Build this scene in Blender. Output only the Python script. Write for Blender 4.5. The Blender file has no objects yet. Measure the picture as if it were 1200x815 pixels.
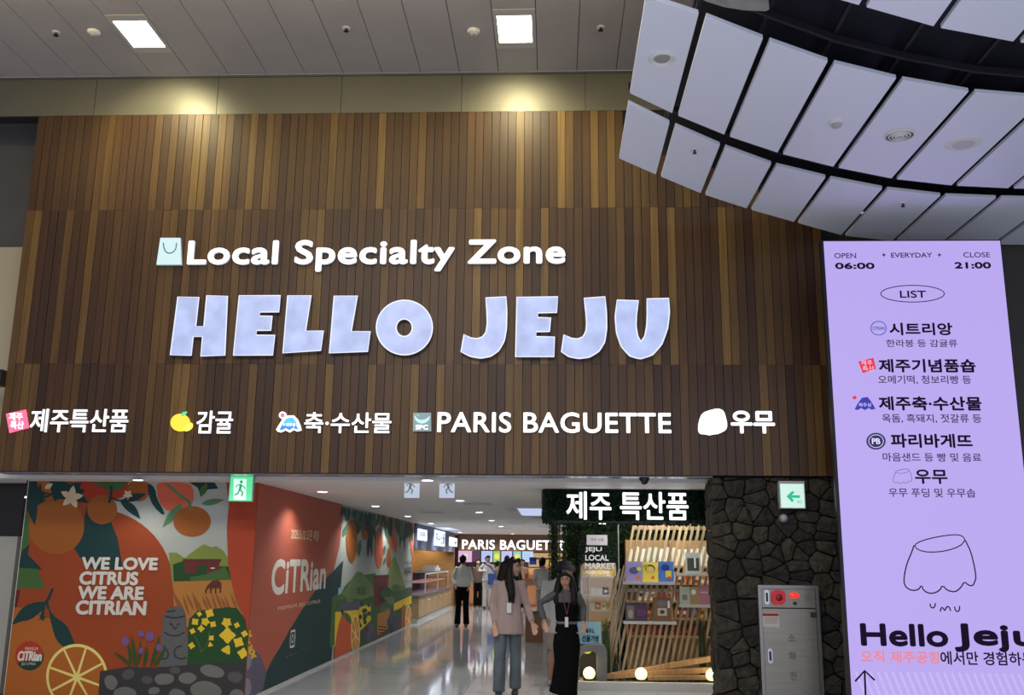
import bpy, bmesh, math, random
from mathutils import Vector, Matrix
random.seed(7)
rnd = random.Random(11)
SC = bpy.context.scene
COL = SC.collection
PI = math.pi

# ------------------------------------------------------------------ camera
EYE = Vector((0.0, 0.0, 1.62))
FPX = 1127.142
PITCH, YAW, ROLL = 0.21630995, -0.0439124, 0.01029425
_f = Vector((math.sin(YAW) * math.cos(PITCH), math.cos(YAW) * math.cos(PITCH), math.sin(PITCH)))
_r = Vector((math.cos(YAW), -math.sin(YAW), 0))
_u = _r.cross(_f)
RIGHT = math.cos(ROLL) * _r + math.sin(ROLL) * _u
UP = -math.sin(ROLL) * _r + math.cos(ROLL) * _u
FWD = _f
cam = bpy.data.cameras.new('camera')
cam.sensor_width = 36
cam.lens = 36 * FPX / 1200
cam.clip_start = 0.05
cam.clip_end = 200
camo = bpy.data.objects.new('camera', cam)
COL.objects.link(camo)
m = Matrix((RIGHT, UP, -FWD)).transposed().to_4x4()
m.translation = EYE
camo.matrix_world = m
SC.camera = camo
# ------------------------------------------------------------------ world, exposure
SC.view_settings.view_transform = 'Standard'
SC.view_settings.look = 'None'
SC.view_settings.gamma = 1
SC.view_settings.use_curve_mapping = False
SC.view_settings.exposure = 0.0
world = bpy.data.worlds.new('hall_ambient')
SC.world = world
world.use_nodes = True
world.node_tree.nodes['Background'].inputs[0].default_value = (0.66, 0.67, 0.78, 1)
world.node_tree.nodes['Background'].inputs[1].default_value = 0.46


def lamp(name, kind, loc, energy, color=(1, 1, 1), size=0.3, size_y=None, aim=None, spot=None, blend=0.3, parent=None, plo=None):
    l = bpy.data.lights.new(name, kind)
    l.energy = energy
    l.color = color
    if kind == 'AREA':
        l.size = size
        if size_y:
            l.shape = 'RECTANGLE'
            l.size_y = size_y
    else:
        l.shadow_soft_size = size
    if kind == 'SPOT':
        l.spot_size = math.radians(spot)
        l.spot_blend = blend
    o = bpy.data.objects.new(name, l)
    COL.objects.link(o)
    loc = Vector(loc)
    if parent is not None:
        o.parent = parent
        loc = loc - Vector(parent.location)
    o.location = loc
    if aim is not None:
        o.rotation_euler = Vector(aim).to_track_quat('-Z', 'Y').to_euler()
    return o

# lamps of the large hall, above and behind the viewpoint
lamp('hall_lamp_far', 'AREA', (-3.0, 3.0, 7.2), 420, (1.0, 0.90, 0.74), 5.0, 2.0, aim=(0, 0, -1))
lamp('hall_lamp_near', 'AREA', (0.0, -3.0, 7.2), 700, (0.93, 0.95, 1.0), 8.0, 3.0, aim=(0, 0, -1))

# added unseen lights: warm strip on the timber, bluish fill under the cloud ceiling
lamp('timber_fill', 'AREA', (-2.7, 8.2, 7.24), 85, (1.0, 0.78, 0.36), 8.5, 0.3, aim=(0, 0.75, -0.66))
lamp('cloud_fill', 'AREA', (2.2, 0.5, 0.9), 150, (0.66, 0.76, 1.0), 5.0, 1.5, aim=(0.08, 0.38, 0.92))


# ------------------------------------------------------------------ materials
_M = {}


def mat(name, col=(0.5, 0.5, 0.5), rough=0.6, metal=0.0, emit=None, es=1.0, alpha=None, trans=0.0, spec=None, noise=None, bump=None, coat=0.0, ior=None):
    """noise=(scale, amount, (stretch)) varies the colour, bump=(scale, strength)"""
    if name in _M:
        return _M[name]
    mt = bpy.data.materials.new(name)
    mt.use_nodes = True
    nt = mt.node_tree
    b = nt.nodes['Principled BSDF']
    b.inputs['Base Color'].default_value = (*col, 1)
    b.inputs['Roughness'].default_value = rough
    b.inputs['Metallic'].default_value = metal
    if spec is not None:
        b.inputs['Specular IOR Level'].default_value = spec
    if coat:
        b.inputs['Coat Weight'].default_value = coat
    if emit is not None:
        b.inputs['Emission Color'].default_value = (*emit, 1)
        b.inputs['Emission Strength'].default_value = es
    if trans:
        b.inputs['Transmission Weight'].default_value = trans
    if ior:
        b.inputs['IOR'].default_value = ior
    if alpha is not None:
        b.inputs['Alpha'].default_value = alpha
    if noise or bump:
        tc = nt.nodes.new('ShaderNodeTexCoord')
        mp = nt.nodes.new('ShaderNodeMapping')
        nt.links.new(tc.outputs['Object'], mp.inputs['Vector'])
    if noise:
        if len(noise) > 2:
            mp.inputs['Scale'].default_value = noise[2]
        n = nt.nodes.new('ShaderNodeTexNoise')
        n.inputs['Scale'].default_value = noise[0]
        n.inputs['Detail'].default_value = 5
        nt.links.new(mp.outputs['Vector'], n.inputs['Vector'])
        mr = nt.nodes.new('ShaderNodeMapRange')
        mr.inputs['From Min'].default_value = 0.3
        mr.inputs['From Max'].default_value = 0.7
        mr.inputs['To Min'].default_value = 1 - noise[1]
        mr.inputs['To Max'].default_value = 1 + noise[1]
        nt.links.new(n.outputs['Fac'], mr.inputs['Value'])
        hs = nt.nodes.new('ShaderNodeHueSaturation')
        hs.inputs['Color'].default_value = (*col, 1)
        nt.links.new(mr.outputs['Result'], hs.inputs['Value'])
        nt.links.new(hs.outputs['Color'], b.inputs['Base Color'])
        if emit is not None:
            hs2 = nt.nodes.new('ShaderNodeHueSaturation')
            hs2.inputs['Color'].default_value = (*emit, 1)
            nt.links.new(mr.outputs['Result'], hs2.inputs['Value'])
            nt.links.new(hs2.outputs['Color'], b.inputs['Emission Color'])
    if bump:
        n = nt.nodes.new('ShaderNodeTexNoise')
        n.inputs['Scale'].default_value = bump[0]
        n.inputs['Detail'].default_value = 6
        nt.links.new(mp.outputs['Vector'], n.inputs['Vector'])
        bp = nt.nodes.new('ShaderNodeBump')
        bp.inputs['Strength'].default_value = bump[1]
        bp.inputs['Distance'].default_value = 0.02
        nt.links.new(n.outputs['Fac'], bp.inputs['Height'])
        nt.links.new(bp.outputs['Normal'], b.inputs['Normal'])
    _M[name] = mt
    return mt


def ramp_mat(name, stops, rough=0.5, grain=(30, 30, 1.2), amt=0.25, bump=0.15):
    """one tone per object (Object Info > Random), with a stretched grain"""
    mt = bpy.data.materials.new(name)
    mt.use_nodes = True
    nt = mt.node_tree
    b = nt.nodes['Principled BSDF']
    b.inputs['Roughness'].default_value = rough
    oi = nt.nodes.new('ShaderNodeObjectInfo')
    cr = nt.nodes.new('ShaderNodeValToRGB')
    cr.color_ramp.interpolation = 'LINEAR'
    els = cr.color_ramp.elements
    while len(els) < len(stops):
        els.new(0.5)
    for e, (p, c) in zip(els, stops):
        e.position = p
        e.color = (*c, 1)
    nt.links.new(oi.outputs['Random'], cr.inputs['Fac'])
    tc = nt.nodes.new('ShaderNodeTexCoord')
    mp = nt.nodes.new('ShaderNodeMapping')
    mp.inputs['Scale'].default_value = grain
    ml = nt.nodes.new('ShaderNodeMath')
    ml.operation = 'MULTIPLY'
    ml.inputs[1].default_value = 83.0
    nt.links.new(oi.outputs['Random'], ml.inputs[0])
    nt.links.new(ml.outputs[0], mp.inputs['Location'])
    nt.links.new(tc.outputs['Object'], mp.inputs['Vector'])
    n = nt.nodes.new('ShaderNodeTexNoise')
    n.inputs['Scale'].default_value = 1.0
    n.inputs['Detail'].default_value = 6
    nt.links.new(mp.outputs['Vector'], n.inputs['Vector'])
    mr = nt.nodes.new('ShaderNodeMapRange')
    mr.inputs['From Min'].default_value = 0.3
    mr.inputs['From Max'].default_value = 0.7
    mr.inputs['To Min'].default_value = 1 - amt
    mr.inputs['To Max'].default_value = 1 + amt
    nt.links.new(n.outputs['Fac'], mr.inputs['Value'])
    hs = nt.nodes.new('ShaderNodeHueSaturation')
    nt.links.new(cr.outputs['Color'], hs.inputs['Color'])
    nt.links.new(mr.outputs['Result'], hs.inputs['Value'])
    nt.links.new(hs.outputs['Color'], b.inputs['Base Color'])
    bp = nt.nodes.new('ShaderNodeBump')
    bp.inputs['Strength'].default_value = bump
    bp.inputs['Distance'].default_value = 0.005
    nt.links.new(n.outputs['Fac'], bp.inputs['Height'])
    nt.links.new(bp.outputs['Normal'], b.inputs['Normal'])
    _M[name] = mt
    return mt


def flat(r, g, b, rough=0.7, **k):
    """printed or plain surface from an sRGB-like 0..255 triple"""
    def l(c):
        c /= 255.0
        return c / 12.92 if c <= 0.04045 else ((c + 0.055) / 1.055) ** 2.4
    return mat('paint_%d_%d_%d_%d' % (r, g, b, int(rough * 100)), (l(r), l(g), l(b)), rough, **k)


WOOD = ramp_mat('facade_wood', [(0.0, (0.034, 0.0125, 0.0045)), (0.3, (0.054, 0.0215, 0.0065)), (0.6, (0.074, 0.034, 0.009)),
                                (0.85, (0.108, 0.056, 0.0135)), (1.0, (0.185, 0.108, 0.026))], 0.45)
STONE = ramp_mat('basalt_stone', [(0.0, (0.013, 0.011, 0.009)), (0.5, (0.026, 0.023, 0.017)), (1.0, (0.046, 0.039, 0.027))], 0.9, (14, 14, 14), 0.5, 1.0)
SLAT = ramp_mat('pale_slat_wood', [(0.0, (0.28, 0.205, 0.12)), (1.0, (0.44, 0.35, 0.23))], 0.5)
LOG = ramp_mat('orange_timber', [(0.0, (0.40, 0.22, 0.09)), (1.0, (0.50, 0.30, 0.13))], 0.5)
PANEL = mat('ceiling_metal', (0.45, 0.43, 0.415), 0.55, noise=(1.5, 0.05))
SOFFIT = mat('cloud_panel_blue_cast', (0.80, 0.85, 0.96), 0.45)  # bluish cast of screen light painted into the panel colour
DARK = mat('dark_void', (0.012, 0.012, 0.016), 0.7)
BLACK = mat('black_plastic', (0.012, 0.012, 0.014), 0.35)
WHITE = mat('white_paint', (0.75, 0.75, 0.74), 0.5)
GREYWALL = mat('grey_wall', (0.085, 0.085, 0.085), 0.7, noise=(2, 0.08))
STEEL = mat('stainless_steel', (0.31, 0.285, 0.235), 0.36, 0.9, noise=(3, 0.06, (1, 1, 14)))
FASCIA = mat('fascia_metal', (0.15, 0.148, 0.122), 0.42, 0.35, noise=(1.2, 0.06))
ALU = mat('brushed_aluminium', (0.42, 0.42, 0.44), 0.25, 0.8)
LED = mat('led_white_face', (0.1, 0.1, 0.1), 0.4, emit=(1, 1, 1), es=1.6)
LEDSIDE = mat('letter_side', (0.6, 0.6, 0.65), 0.5, emit=(0.75, 0.8, 1.0), es=0.10)
HSIDE = mat('dark_letter_side', (0.12, 0.12, 0.14), 0.5)
LEDBLUE = mat('led_blue_white_face', (0.08, 0.08, 0.1), 0.4, emit=(0.46, 0.55, 0.90), es=0.95, noise=(5.0, 0.15))
SCREEN = mat('led_screen_lilac', (0.02, 0.02, 0.02), 0.4, emit=(0.485, 0.385, 0.86), es=1.0)
INK = mat('screen_ink', (0.004, 0.004, 0.004), 0.9, emit=(0.008, 0.004, 0.020), es=1.0, spec=0.05)
INKSOFT = mat('screen_ink_soft', (0.01, 0.01, 0.01), 0.9, emit=(0.045, 0.03, 0.09), es=1.0, spec=0.05)
LAMPFACE = mat('lamp_face', (1, 1, 1), 0.5, emit=(1.0, 0.95, 0.84), es=9.0)
DOWN = mat('downlight_face', (1, 1, 1), 0.5, emit=(1.0, 0.97, 0.93), es=6.0)
GLASS = mat('clear_glass', (0.9, 0.95, 0.95), 0.03, trans=1.0, alpha=0.22, ior=1.45)
LEAF = mat('hedge_leaf', (0.030, 0.075, 0.022), 0.6, noise=(6, 0.5))
LEAFD = mat('hedge_leaf_dark', (0.016, 0.046, 0.030), 0.65, noise=(6, 0.5))
SKIN = mat('skin', (0.46, 0.26, 0.18), 0.5)
HAIR = mat('black_hair', (0.006, 0.005, 0.005), 0.6, spec=0.25)


# ------------------------------------------------------------------ object helpers
def thing(name, label, cat, loc=(0, 0, 0), group=None, rotz=0):
    o = bpy.data.objects.new(name, None)
    COL.objects.link(o)
    o.location = loc
    o.rotation_euler = (0, 0, rotz)
    o['label'] = label
    o['category'] = cat
    if group:
        o['group'] = group
    return o


def wloc(o):
    v = Vector((0, 0, 0))
    while o is not None:
        v += Vector(o.location)
        o = o.parent
    return v


class MB:
    def __init__(s):
        s.v, s.f, s.mi = [], [], []

    def add(s, vs, fs, mi=0):
        n = len(s.v)
        s.v += [tuple(v) for v in vs]
        s.f += [tuple(i + n for i in f) for f in fs]
        s.mi += [mi] * len(fs)

    def box(s, x0, x1, y0, y1, z0, z1, mi=0):
        s.add([(x0, y0, z0), (x1, y0, z0), (x1, y1, z0), (x0, y1, z0), (x0, y0, z1), (x1, y0, z1), (x1, y1, z1), (x0, y1, z1)],
              [(0, 3, 2, 1), (4, 5, 6, 7), (0, 1, 5, 4), (1, 2, 6, 5), (2, 3, 7, 6), (3, 0, 4, 7)], mi)

    def prism(s, bottom, up, mi=0):
        """bottom: planar loop of points, up: vector"""
        n = len(bottom)
        up = Vector(up)
        b = [Vector(p) for p in bottom]
        s.add(b + [p + up for p in b], [tuple(range(n))[::-1], tuple(range(n, 2 * n))] + [(i, (i + 1) % n, n + (i + 1) % n, n + i) for i in range(n)], mi)

    def tube(s, path, r, seg=10, mi=0, caps=True):
        """path: points; r: radius or list; smooth tube"""
        path = [Vector(p) for p in path]
        rs = r if isinstance(r, (list, tuple)) else [r] * len(path)
        rings = []
        for i, p in enumerate(path):
            t = (path[min(i + 1, len(path) - 1)] - path[max(i - 1, 0)])
            if t.length < 1e-9:
                t = Vector((0, 0, 1))
            t.normalize()
            a = Vector((0, 1, 0)) if abs(t.y) < 0.9 else Vector((1, 0, 0))
            x = t.cross(a).normalized()
            y = t.cross(x)
            q = rs[i]
            qa, qb = (q if isinstance(q, (list, tuple)) else (q, q))
            rings.append([p + x * qa * math.cos(2 * PI * k / seg) + y * qb * math.sin(2 * PI * k / seg) for k in range(seg)])
        vs = [v for rg in rings for v in rg]
        fs = []
        for i in range(len(rings) - 1):
            for k in range(seg):
                fs.append((i * seg + k, i * seg + (k + 1) % seg, (i + 1) * seg + (k + 1) % seg, (i + 1) * seg + k))
        if caps:
            fs.append(tuple(range(seg))[::-1])
            fs.append(tuple((len(rings) - 1) * seg + k for k in range(seg)))
        s.add(vs, fs, mi)

    def ball(s, c, r, seg=14, rings=9, mi=0):
        rx, ry, rz = r if isinstance(r, (list, tuple)) else (r, r, r)
        c = Vector(c)
        vs = [c + Vector((0, 0, -rz))]
        for i in range(1, rings):
            a = -PI / 2 + PI * i / rings
            for k in range(seg):
                b = 2 * PI * k / seg
                vs.append(c + Vector((rx * math.cos(a) * math.cos(b), ry * math.cos(a) * math.sin(b), rz * math.sin(a))))
        vs.append(c + Vector((0, 0, rz)))
        fs = [(0, 1 + (k + 1) % seg, 1 + k) for k in range(seg)]
        for i in range(rings - 2):
            for k in range(seg):
                fs.append((1 + i * seg + k, 1 + i * seg + (k + 1) % seg, 1 + (i + 1) * seg + (k + 1) % seg, 1 + (i + 1) * seg + k))
        L = len(vs) - 1
        fs += [(L, 1 + (rings - 2) * seg + k, 1 + (rings - 2) * seg + (k + 1) % seg) for k in range(seg)]
        s.add(vs, fs, mi)

    def lathe(s, c, prof, axis=(0, 0, 1), seg=24, mi=0):
        """prof: (radius, height) pairs about axis"""
        c = Vector(c)
        ax = Vector(axis).normalized()
        a = Vector((1, 0, 0)) if abs(ax.x) < 0.9 else Vector((0, 1, 0))
        x = ax.cross(a).normalized()
        y = ax.cross(x)
        vs = []
        for r, h in prof:
            for k in range(seg):
                t = 2 * PI * k / seg
                vs.append(c + ax * h + (x * math.cos(t) + y * math.sin(t)) * r)
        fs = []
        for i in range(len(prof) - 1):
            for k in range(seg):
                fs.append((i * seg + k, i * seg + (k + 1) % seg, (i + 1) * seg + (k + 1) % seg, (i + 1) * seg + k))
        fs.append(tuple(range(seg))[::-1])
        fs.append(tuple((len(prof) - 1) * seg + k for k in range(seg)))
        s.add(vs, fs, mi)

    def mesh(s, name, mats, origin=(0, 0, 0), smooth=False):
        me = bpy.data.meshes.new(name)
        ox, oy, oz = origin
        me.from_pydata([(v[0] - ox, v[1] - oy, v[2] - oz) for v in s.v], [], s.f)
        for m_ in (mats if isinstance(mats, (list, tuple)) else [mats]):
            me.materials.append(m_)
        for p, i in zip(me.polygons, s.mi):
            p.material_index = i
        if smooth:
            me.polygons.foreach_set('use_smooth', [True] * len(me.polygons))
        me.update()
        return me

    def build(s, name, mats, parent=None, label=None, smooth=False, kind=None, bevel=0, cat=None, group=None, world_=True):
        """vertices in world coordinates unless world_ is False (then local to the parent)"""
        if parent is not None:
            me = s.mesh(name, mats, wloc(parent) if world_ else (0, 0, 0), smooth)
            o = bpy.data.objects.new(name, me)
            COL.objects.link(o)
            o.parent = parent
        else:
            org = Vector((0, 0, 0))
            if cat and s.v:
                xs = [v[0] for v in s.v]
                ys = [v[1] for v in s.v]
                zs = [v[2] for v in s.v]
                org = Vector(((min(xs) + max(xs)) / 2, (min(ys) + max(ys)) / 2, min(zs)))
            me = s.mesh(name, mats, org, smooth)
            o = bpy.data.objects.new(name, me)
            COL.objects.link(o)
            o.location = org
        if label:
            o['label'] = label
        if cat:
            o['category'] = cat
        if group:
            o['group'] = group
        if kind:
            o['kind'] = kind
        if bevel:
            b = o.modifiers.new('edge', 'BEVEL')
            b.width = bevel
            b.segments = 2
            b.limit_method = 'ANGLE'
        return o


def boxo(name, x0, x1, y0, y1, z0, z1, mt, parent=None, **k):
    b = MB()
    b.box(x0, x1, y0, y1, z0, z1)
    return b.build(name, mt, parent, **k)


def struct(o, label=None):
    o['kind'] = 'structure'
    if label:
        o['label'] = label
    return o


def inst(src, loc, parent=None):
    o = src.copy()
    COL.objects.link(o)
    if parent is not None:
        o.parent = parent
    o.location = loc
    return o


# ------------------------------------------------------------------ planes (real surfaces of the place)
class Plane:
    """a vertical surface with U along it, V up and N out towards the hall"""

    def __init__(s, o, u, n):
        s.o, s.u, s.v, s.n = Vector(o), Vector(u), Vector((0, 0, 1)), Vector(n)

    def at(s, u, v, d=0.0):
        return s.o + s.u * u + s.v * v + s.n * d

    def px(s, x, y):
        """where the sight line of photo pixel x, y meets this surface, as (u, v)"""
        r = RIGHT * ((x - 600) / FPX) + UP * (-(y - 407.5) / FPX) + FWD
        t = (s.o - EYE).dot(s.n) / r.dot(s.n)
        p = EYE + r * t - s.o
        return p.dot(s.u), p.dot(s.v)

    def w(s, x, y, d=0.0):
        return s.at(*s.px(x, y), d)


def Fr(Y):
    return Plane((0, Y, 0), (1, 0, 0), (0, -1, 0))


def ground(x, y, z=0.0):
    r = RIGHT * ((x - 600) / FPX) + UP * (-(y - 407.5) / FPX) + FWD
    return EYE + r * ((z - EYE.z) / r.z)


# ------------------------------------------------------------------ lettering
_G = {}


def glyphs(s, spacing=1.0):
    """letters of a string in the built-in font as [(verts2d, faces)], each letter apart"""
    k = (s, spacing)
    if k in _G:
        return _G[k]
    c = bpy.data.curves.new('lettering', 'FONT')
    c.body = s
    c.size = 1
    c.space_character = spacing
    c.resolution_u = 4
    o = bpy.data.objects.new('lettering', c)
    COL.objects.link(o)
    dg = bpy.context.evaluated_depsgraph_get()
    dg.update()
    me = bpy.data.meshes.new_from_object(o.evaluated_get(dg))
    bpy.data.objects.remove(o)
    bpy.data.curves.remove(c)
    vs = [(v.co.x, v.co.y) for v in me.vertices]
    fs = [tuple(p.vertices) for p in me.polygons]
    bpy.data.meshes.remove(me)
    par = list(range(len(vs)))

    def find(a):
        while par[a] != a:
            par[a] = par[par[a]]
            a = par[a]
        return a
    for f in fs:
        for i in f[1:]:
            par[find(i)] = find(f[0])
    isl = {}
    for f in fs:
        isl.setdefault(find(f[0]), []).append(f)
    parts = []
    for fl in isl.values():
        ids = sorted({i for f in fl for i in f})
        parts.append([min(vs[i][0] for i in ids), max(vs[i][0] for i in ids), fl])
    parts.sort(key=lambda q: q[0])
    out = []
    for q in parts:
        hit = None
        for g in out:
            ov = min(g[1], q[1]) - max(g[0], q[0])
            if ov > 0.35 * min(g[1] - g[0], q[1] - q[0]):
                hit = g
        if hit:
            hit[0] = min(hit[0], q[0])
            hit[1] = max(hit[1], q[1])
            hit[2] = hit[2] + q[2]
        else:
            out.append([q[0], q[1], q[2]])
    res = []
    for g in out:
        ids = sorted({i for f in g[2] for i in f})
        mp = {a: b for b, a in enumerate(ids)}
        res.append(([vs[i] for i in ids], [tuple(mp[i] for i in f) for f in g[2]]))
    _G[k] = res
    return res


def text(pl, s, bl, tr, mats, parent, d=0.0, depth=0.0, bold=0.0, name='letter', split=False, spacing=1.0, px=True, slant=0.0, label=None, asc=None, kind=None):
    """write s on plane pl so that it fills the box from bottom-left bl to top-right tr"""
    if px:
        (u0, v0), (u1, v1) = pl.px(*bl), pl.px(*tr)
    else:
        (u0, v0), (u1, v1) = bl, tr
    gs = glyphs(s, spacing)
    xs = [v[0] for g in gs for v in g[0]]
    ys = [v[1] for g in gs for v in g[0]]
    x0, x1, y0, y1 = min(xs), max(xs), min(ys), max(ys)
    wd = bold * (v1 - v0)
    sx = (u1 - u0 - 2 * wd) / (x1 - x0)
    sy = (v1 - v0 - 2 * wd) / (y1 - y0)
    offs = [(0, 0)] if not bold else [(wd * math.cos(2 * PI * k / 8), wd * math.sin(2 * PI * k / 8)) for k in range(8)]
    objs = []
    mb = MB()
    for vs, fs in gs:
        if split:
            mb = MB()
        ec = {}
        for f in fs:
            for i in range(len(f)):
                e = (f[i], f[(i + 1) % len(f)])
                ke = (min(e), max(e))
                ec.setdefault(ke, []).append(e)
        bd = [e[0] for e in ec.values() if len(e) == 1]
        for j, (ox, oy) in enumerate(offs):
            P = []
            for (x, y) in vs:
                u = u0 + wd + (x - x0) * sx + ox
                v = v0 + wd + (y - y0) * sy + oy
                P.append((u + slant * (v - v0), v))
            jj = d + depth + j * 0.00012
            front = [pl.at(u, v, jj) for u, v in P]
            mb.add(front, fs, 0)
            if depth:
                back = [pl.at(u, v, d) for u, v in P]
                mb.add(front + back, [(a, b, b + len(P), a + len(P)) for a, b in bd], 1)
        if split:
            objs.append(mb.build(name, mats, parent, label=label))
    if not split:
        objs.append(mb.build(name, mats, parent, label=label, kind=kind))
    return objs


def chaikin(p, it=2, closed=True):
    for _ in range(it):
        q = []
        n = len(p)
        for i in range(n if closed else n - 1):
            a, b = p[i], p[(i + 1) % n]
            q += [(a[0] * .75 + b[0] * .25, a[1] * .75 + b[1] * .25), (a[0] * .25 + b[0] * .75, a[1] * .25 + b[1] * .75)]
        p = q if closed else [p[0]] + q + [p[-1]]
    return p


def shape(pl, pts, mt, parent, name, d=0.0, depth=0.0, smooth=0, label=None, px=True, side=None, mb=None):
    """flat or raised outline on a plane; pts in photo pixels on that plane"""
    uv = [pl.px(*p) for p in pts] if px else list(pts)
    if smooth:
        uv = chaikin(uv, smooth)
    n = len(uv)
    own = mb is None
    if own:
        mb = MB()
    front = [pl.at(u, v, d + depth) for u, v in uv]
    mb.add(front, [tuple(range(n))], 0)
    if depth:
        back = [pl.at(u, v, d) for u, v in uv]
        mb.add(front + back, [(i, (i + 1) % n, n + (i + 1) % n, n + i) for i in range(n)], 1 if side else 0)
    if own:
        return mb.build(name, [mt, side] if side else mt, parent, label=label)


def ell(cx, cy, rx, ry, n=28, rot=0, a0=0, a1=360):
    c, s_ = math.cos(math.radians(rot)), math.sin(math.radians(rot))
    o = []
    for k in range(n):
        t = math.radians(a0 + (a1 - a0) * k / (n if a1 - a0 == 360 else n - 1))
        x, y = rx * math.cos(t), ry * math.sin(t)
        o.append((cx + x * c - y * s_, cy + x * s_ + y * c))
    return o


def leafpts(x0, y0, x1, y1, w, bend=0.0, n=9):
    dx, dy = x1 - x0, y1 - y0
    L = math.hypot(dx, dy)
    nx, ny = -dy / L, dx / L
    a, b = [], []
    for k in range(n + 1):
        t = k / n
        h = math.sin(PI * t ** 0.85) * w / 2
        o = bend * math.sin(PI * t)
        a.append((x0 + dx * t + nx * (o + h), y0 + dy * t + ny * (o + h)))
        b.append((x0 + dx * t + nx * (o - h), y0 + dy * t + ny * (o - h)))
    return a + b[::-1][1:-1]


def stroke(pl, pts, w, mt, parent, name, d=0.0, px=True, smooth=0, closed=False, mb=None):
    uv = [pl.px(*p) for p in pts] if px else list(pts)
    if smooth:
        uv = chaikin(uv, smooth, closed)
    own = mb is None
    if own:
        mb = MB()
    n = len(uv)
    ring = []
    for i, (u, v) in enumerate(uv):
        a = uv[(i - 1) % n] if closed else uv[max(i - 1, 0)]
        b = uv[(i + 1) % n] if closed else uv[min(i + 1, n - 1)]
        du, dv = b[0] - a[0], b[1] - a[1]
        L = math.hypot(du, dv) or 1
        ring.append((pl.at(u - dv / L * w / 2, v + du / L * w / 2, d), pl.at(u + dv / L * w / 2, v - du / L * w / 2, d)))
    vs = [p for r_ in ring for p in r_]
    fs = [(2 * i, 2 * i + 1, 2 * ((i + 1) % n) + 1, 2 * ((i + 1) % n)) for i in range(n if closed else n - 1)]
    mb.add(vs, fs)
    if own:
        return mb.build(name, mt, parent)

# ================================================================== STRUCTURE
FY = 10.5            # front face of the timber facade
ZB, ZT = 2.52, 6.79  # bottom and top of the timber
ZC = 2.47            # ceiling of the shop passage
MY = 11.35           # frontal mural wall
MX = -3.49           # side wall of the passage

# floors
gf = boxo('floor', -9, 7, -2, 11.0, -0.2, -0.012, mat('hall_floor_stone', (0.42, 0.41, 0.42), 0.25, noise=(2, 0.06)))
struct(gf, 'polished pale stone floor of hall and shop passage')
FT = ramp_mat('polished_tile', [(0, (0.40, 0.42, 0.44)), (1, (0.46, 0.48, 0.50))], 0.06, (1.5, 1.5, 1.5), 0.04, 0.0)
TS = 0.8
tile_me = None
for j in range(14):
    for i in range(9):
        x0, y0 = MX + i * TS, 11.0 + j * TS
        if tile_me is None:
            b = MB()
            b.box(0.0015, TS - 0.0015, 0.0015, TS - 0.0015, -0.02, 0.0)
            t0 = b.build('tile', FT, gf, world_=False)
            tile_me = t0
            t0.location = (x0, y0, 0)
        else:
            inst(tile_me, (x0, y0, 0), gf)
boxo('tile_bed', -9, 7, 11.0, 22.2, -0.2, -0.012, mat('tile_grout', (0.16, 0.16, 0.16), 0.6), gf)
b = MB()
b.box(-9, 7, 22.2, 40, -0.2, 0.0)
b.build('far_tiles', FT, gf, kind='stuff')

# main ceiling of the hall, long metal panels
ZM = 7.29
cm = boxo('ceiling_hall', -9, 7, 2.0, 10.52, ZM + 0.03, ZM + 0.1, DARK)
struct(cm, 'high grey metal panel ceiling over the hall')
edges = [-0.19 + 0.465 * k for k in range(-18, 12)]
lights_k = {-1: None, -10: None}
LY0, LY1 = 9.14, 9.93


def ceil_panel(x0, x1, y0, y1):
    b = MB()
    b.box(x0 + 0.004, x1 - 0.004, y0, y1, ZM, ZM + 0.02)
    return b.build('ceiling_panel', PANEL, cm)


for k in range(-18, 11):
    x0, x1 = -0.19 + 0.465 * k, -0.19 + 0.465 * (k + 1)
    if k in (-1, -10):
        ceil_panel(x0, x1, 3.0, LY0 - 0.004)
        ceil_panel(x0, x1, LY1 + 0.004, 10.46)
    else:
        ceil_panel(x0, x1, 3.0, 10.46)

# fascia between ceiling and timber
fa = boxo('trim_1', -9, 3.03, FY + 0.03, FY + 0.2, ZT, ZM + 0.03, DARK)
struct(fa, 'grey metal fascia band between timber facade and ceiling')
P105 = Fr(FY)
fx = [-9.0, P105.px(112, 110)[0], P105.px(255, 110)[0], P105.px(400, 110)[0], P105.px(541, 110)[0], P105.px(686, 110)[0], 2.4]
for a, c in zip(fx, fx[1:]):
    boxo('fascia_panel', a + 0.003, c - 0.003, FY + 0.005, FY + 0.03, ZT + 0.004, ZM - 0.002, FASCIA, fa)
boxo('ceiling_lip', -9, 2.4, FY - 0.02, FY + 0.005, ZM - 0.02, ZM, FASCIA, fa)

# timber facade: backing and planks
WX0, WX1 = -6.215, 3.03
wf = MB()
wf.box(WX0 + 0.01, WX1, FY + 0.035, FY + 0.3, ZB, ZT)
wf = wf.build('wall_front', mat('plank_backing', (0.02, 0.012, 0.008), 0.8))
struct(wf, 'facade of narrow vertical timber planks above the shop opening')
NPL = 96
pw = (WX1 - WX0) / NPL
rows = [(ZB, 3.737), (3.737, 5.581), (5.581, ZT)]
protos = []
for (z0, z1) in rows:
    b = MB()
    w2 = pw / 2 - 0.0028
    b.box(-w2, w2, 0, 0.03, 0.0006, z1 - z0 - 0.0006)
    protos.append(b.mesh('plank', WOOD))
for r_, (z0, z1) in enumerate(rows):
    for i in range(NPL):
        cx = WX0 + pw * (i + 0.5)
        if r_ == 2 and cx > 2.35:
            continue
        me = protos[r_]
        if r_ == 2 and cx > 0.83:
            b = MB()
            zz = 6.22
            b.box(-pw / 2 + 0.0035, pw / 2 - 0.0035, 0, 0.03, 0.0015, zz - z0)
            me = b.mesh('plank', WOOD)
        o = bpy.data.objects.new('plank', me)
        COL.objects.link(o)
        o.parent = wf
        o.location = (cx, FY + rnd.choice((0, 0.002, 0.004)), z0)
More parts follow.
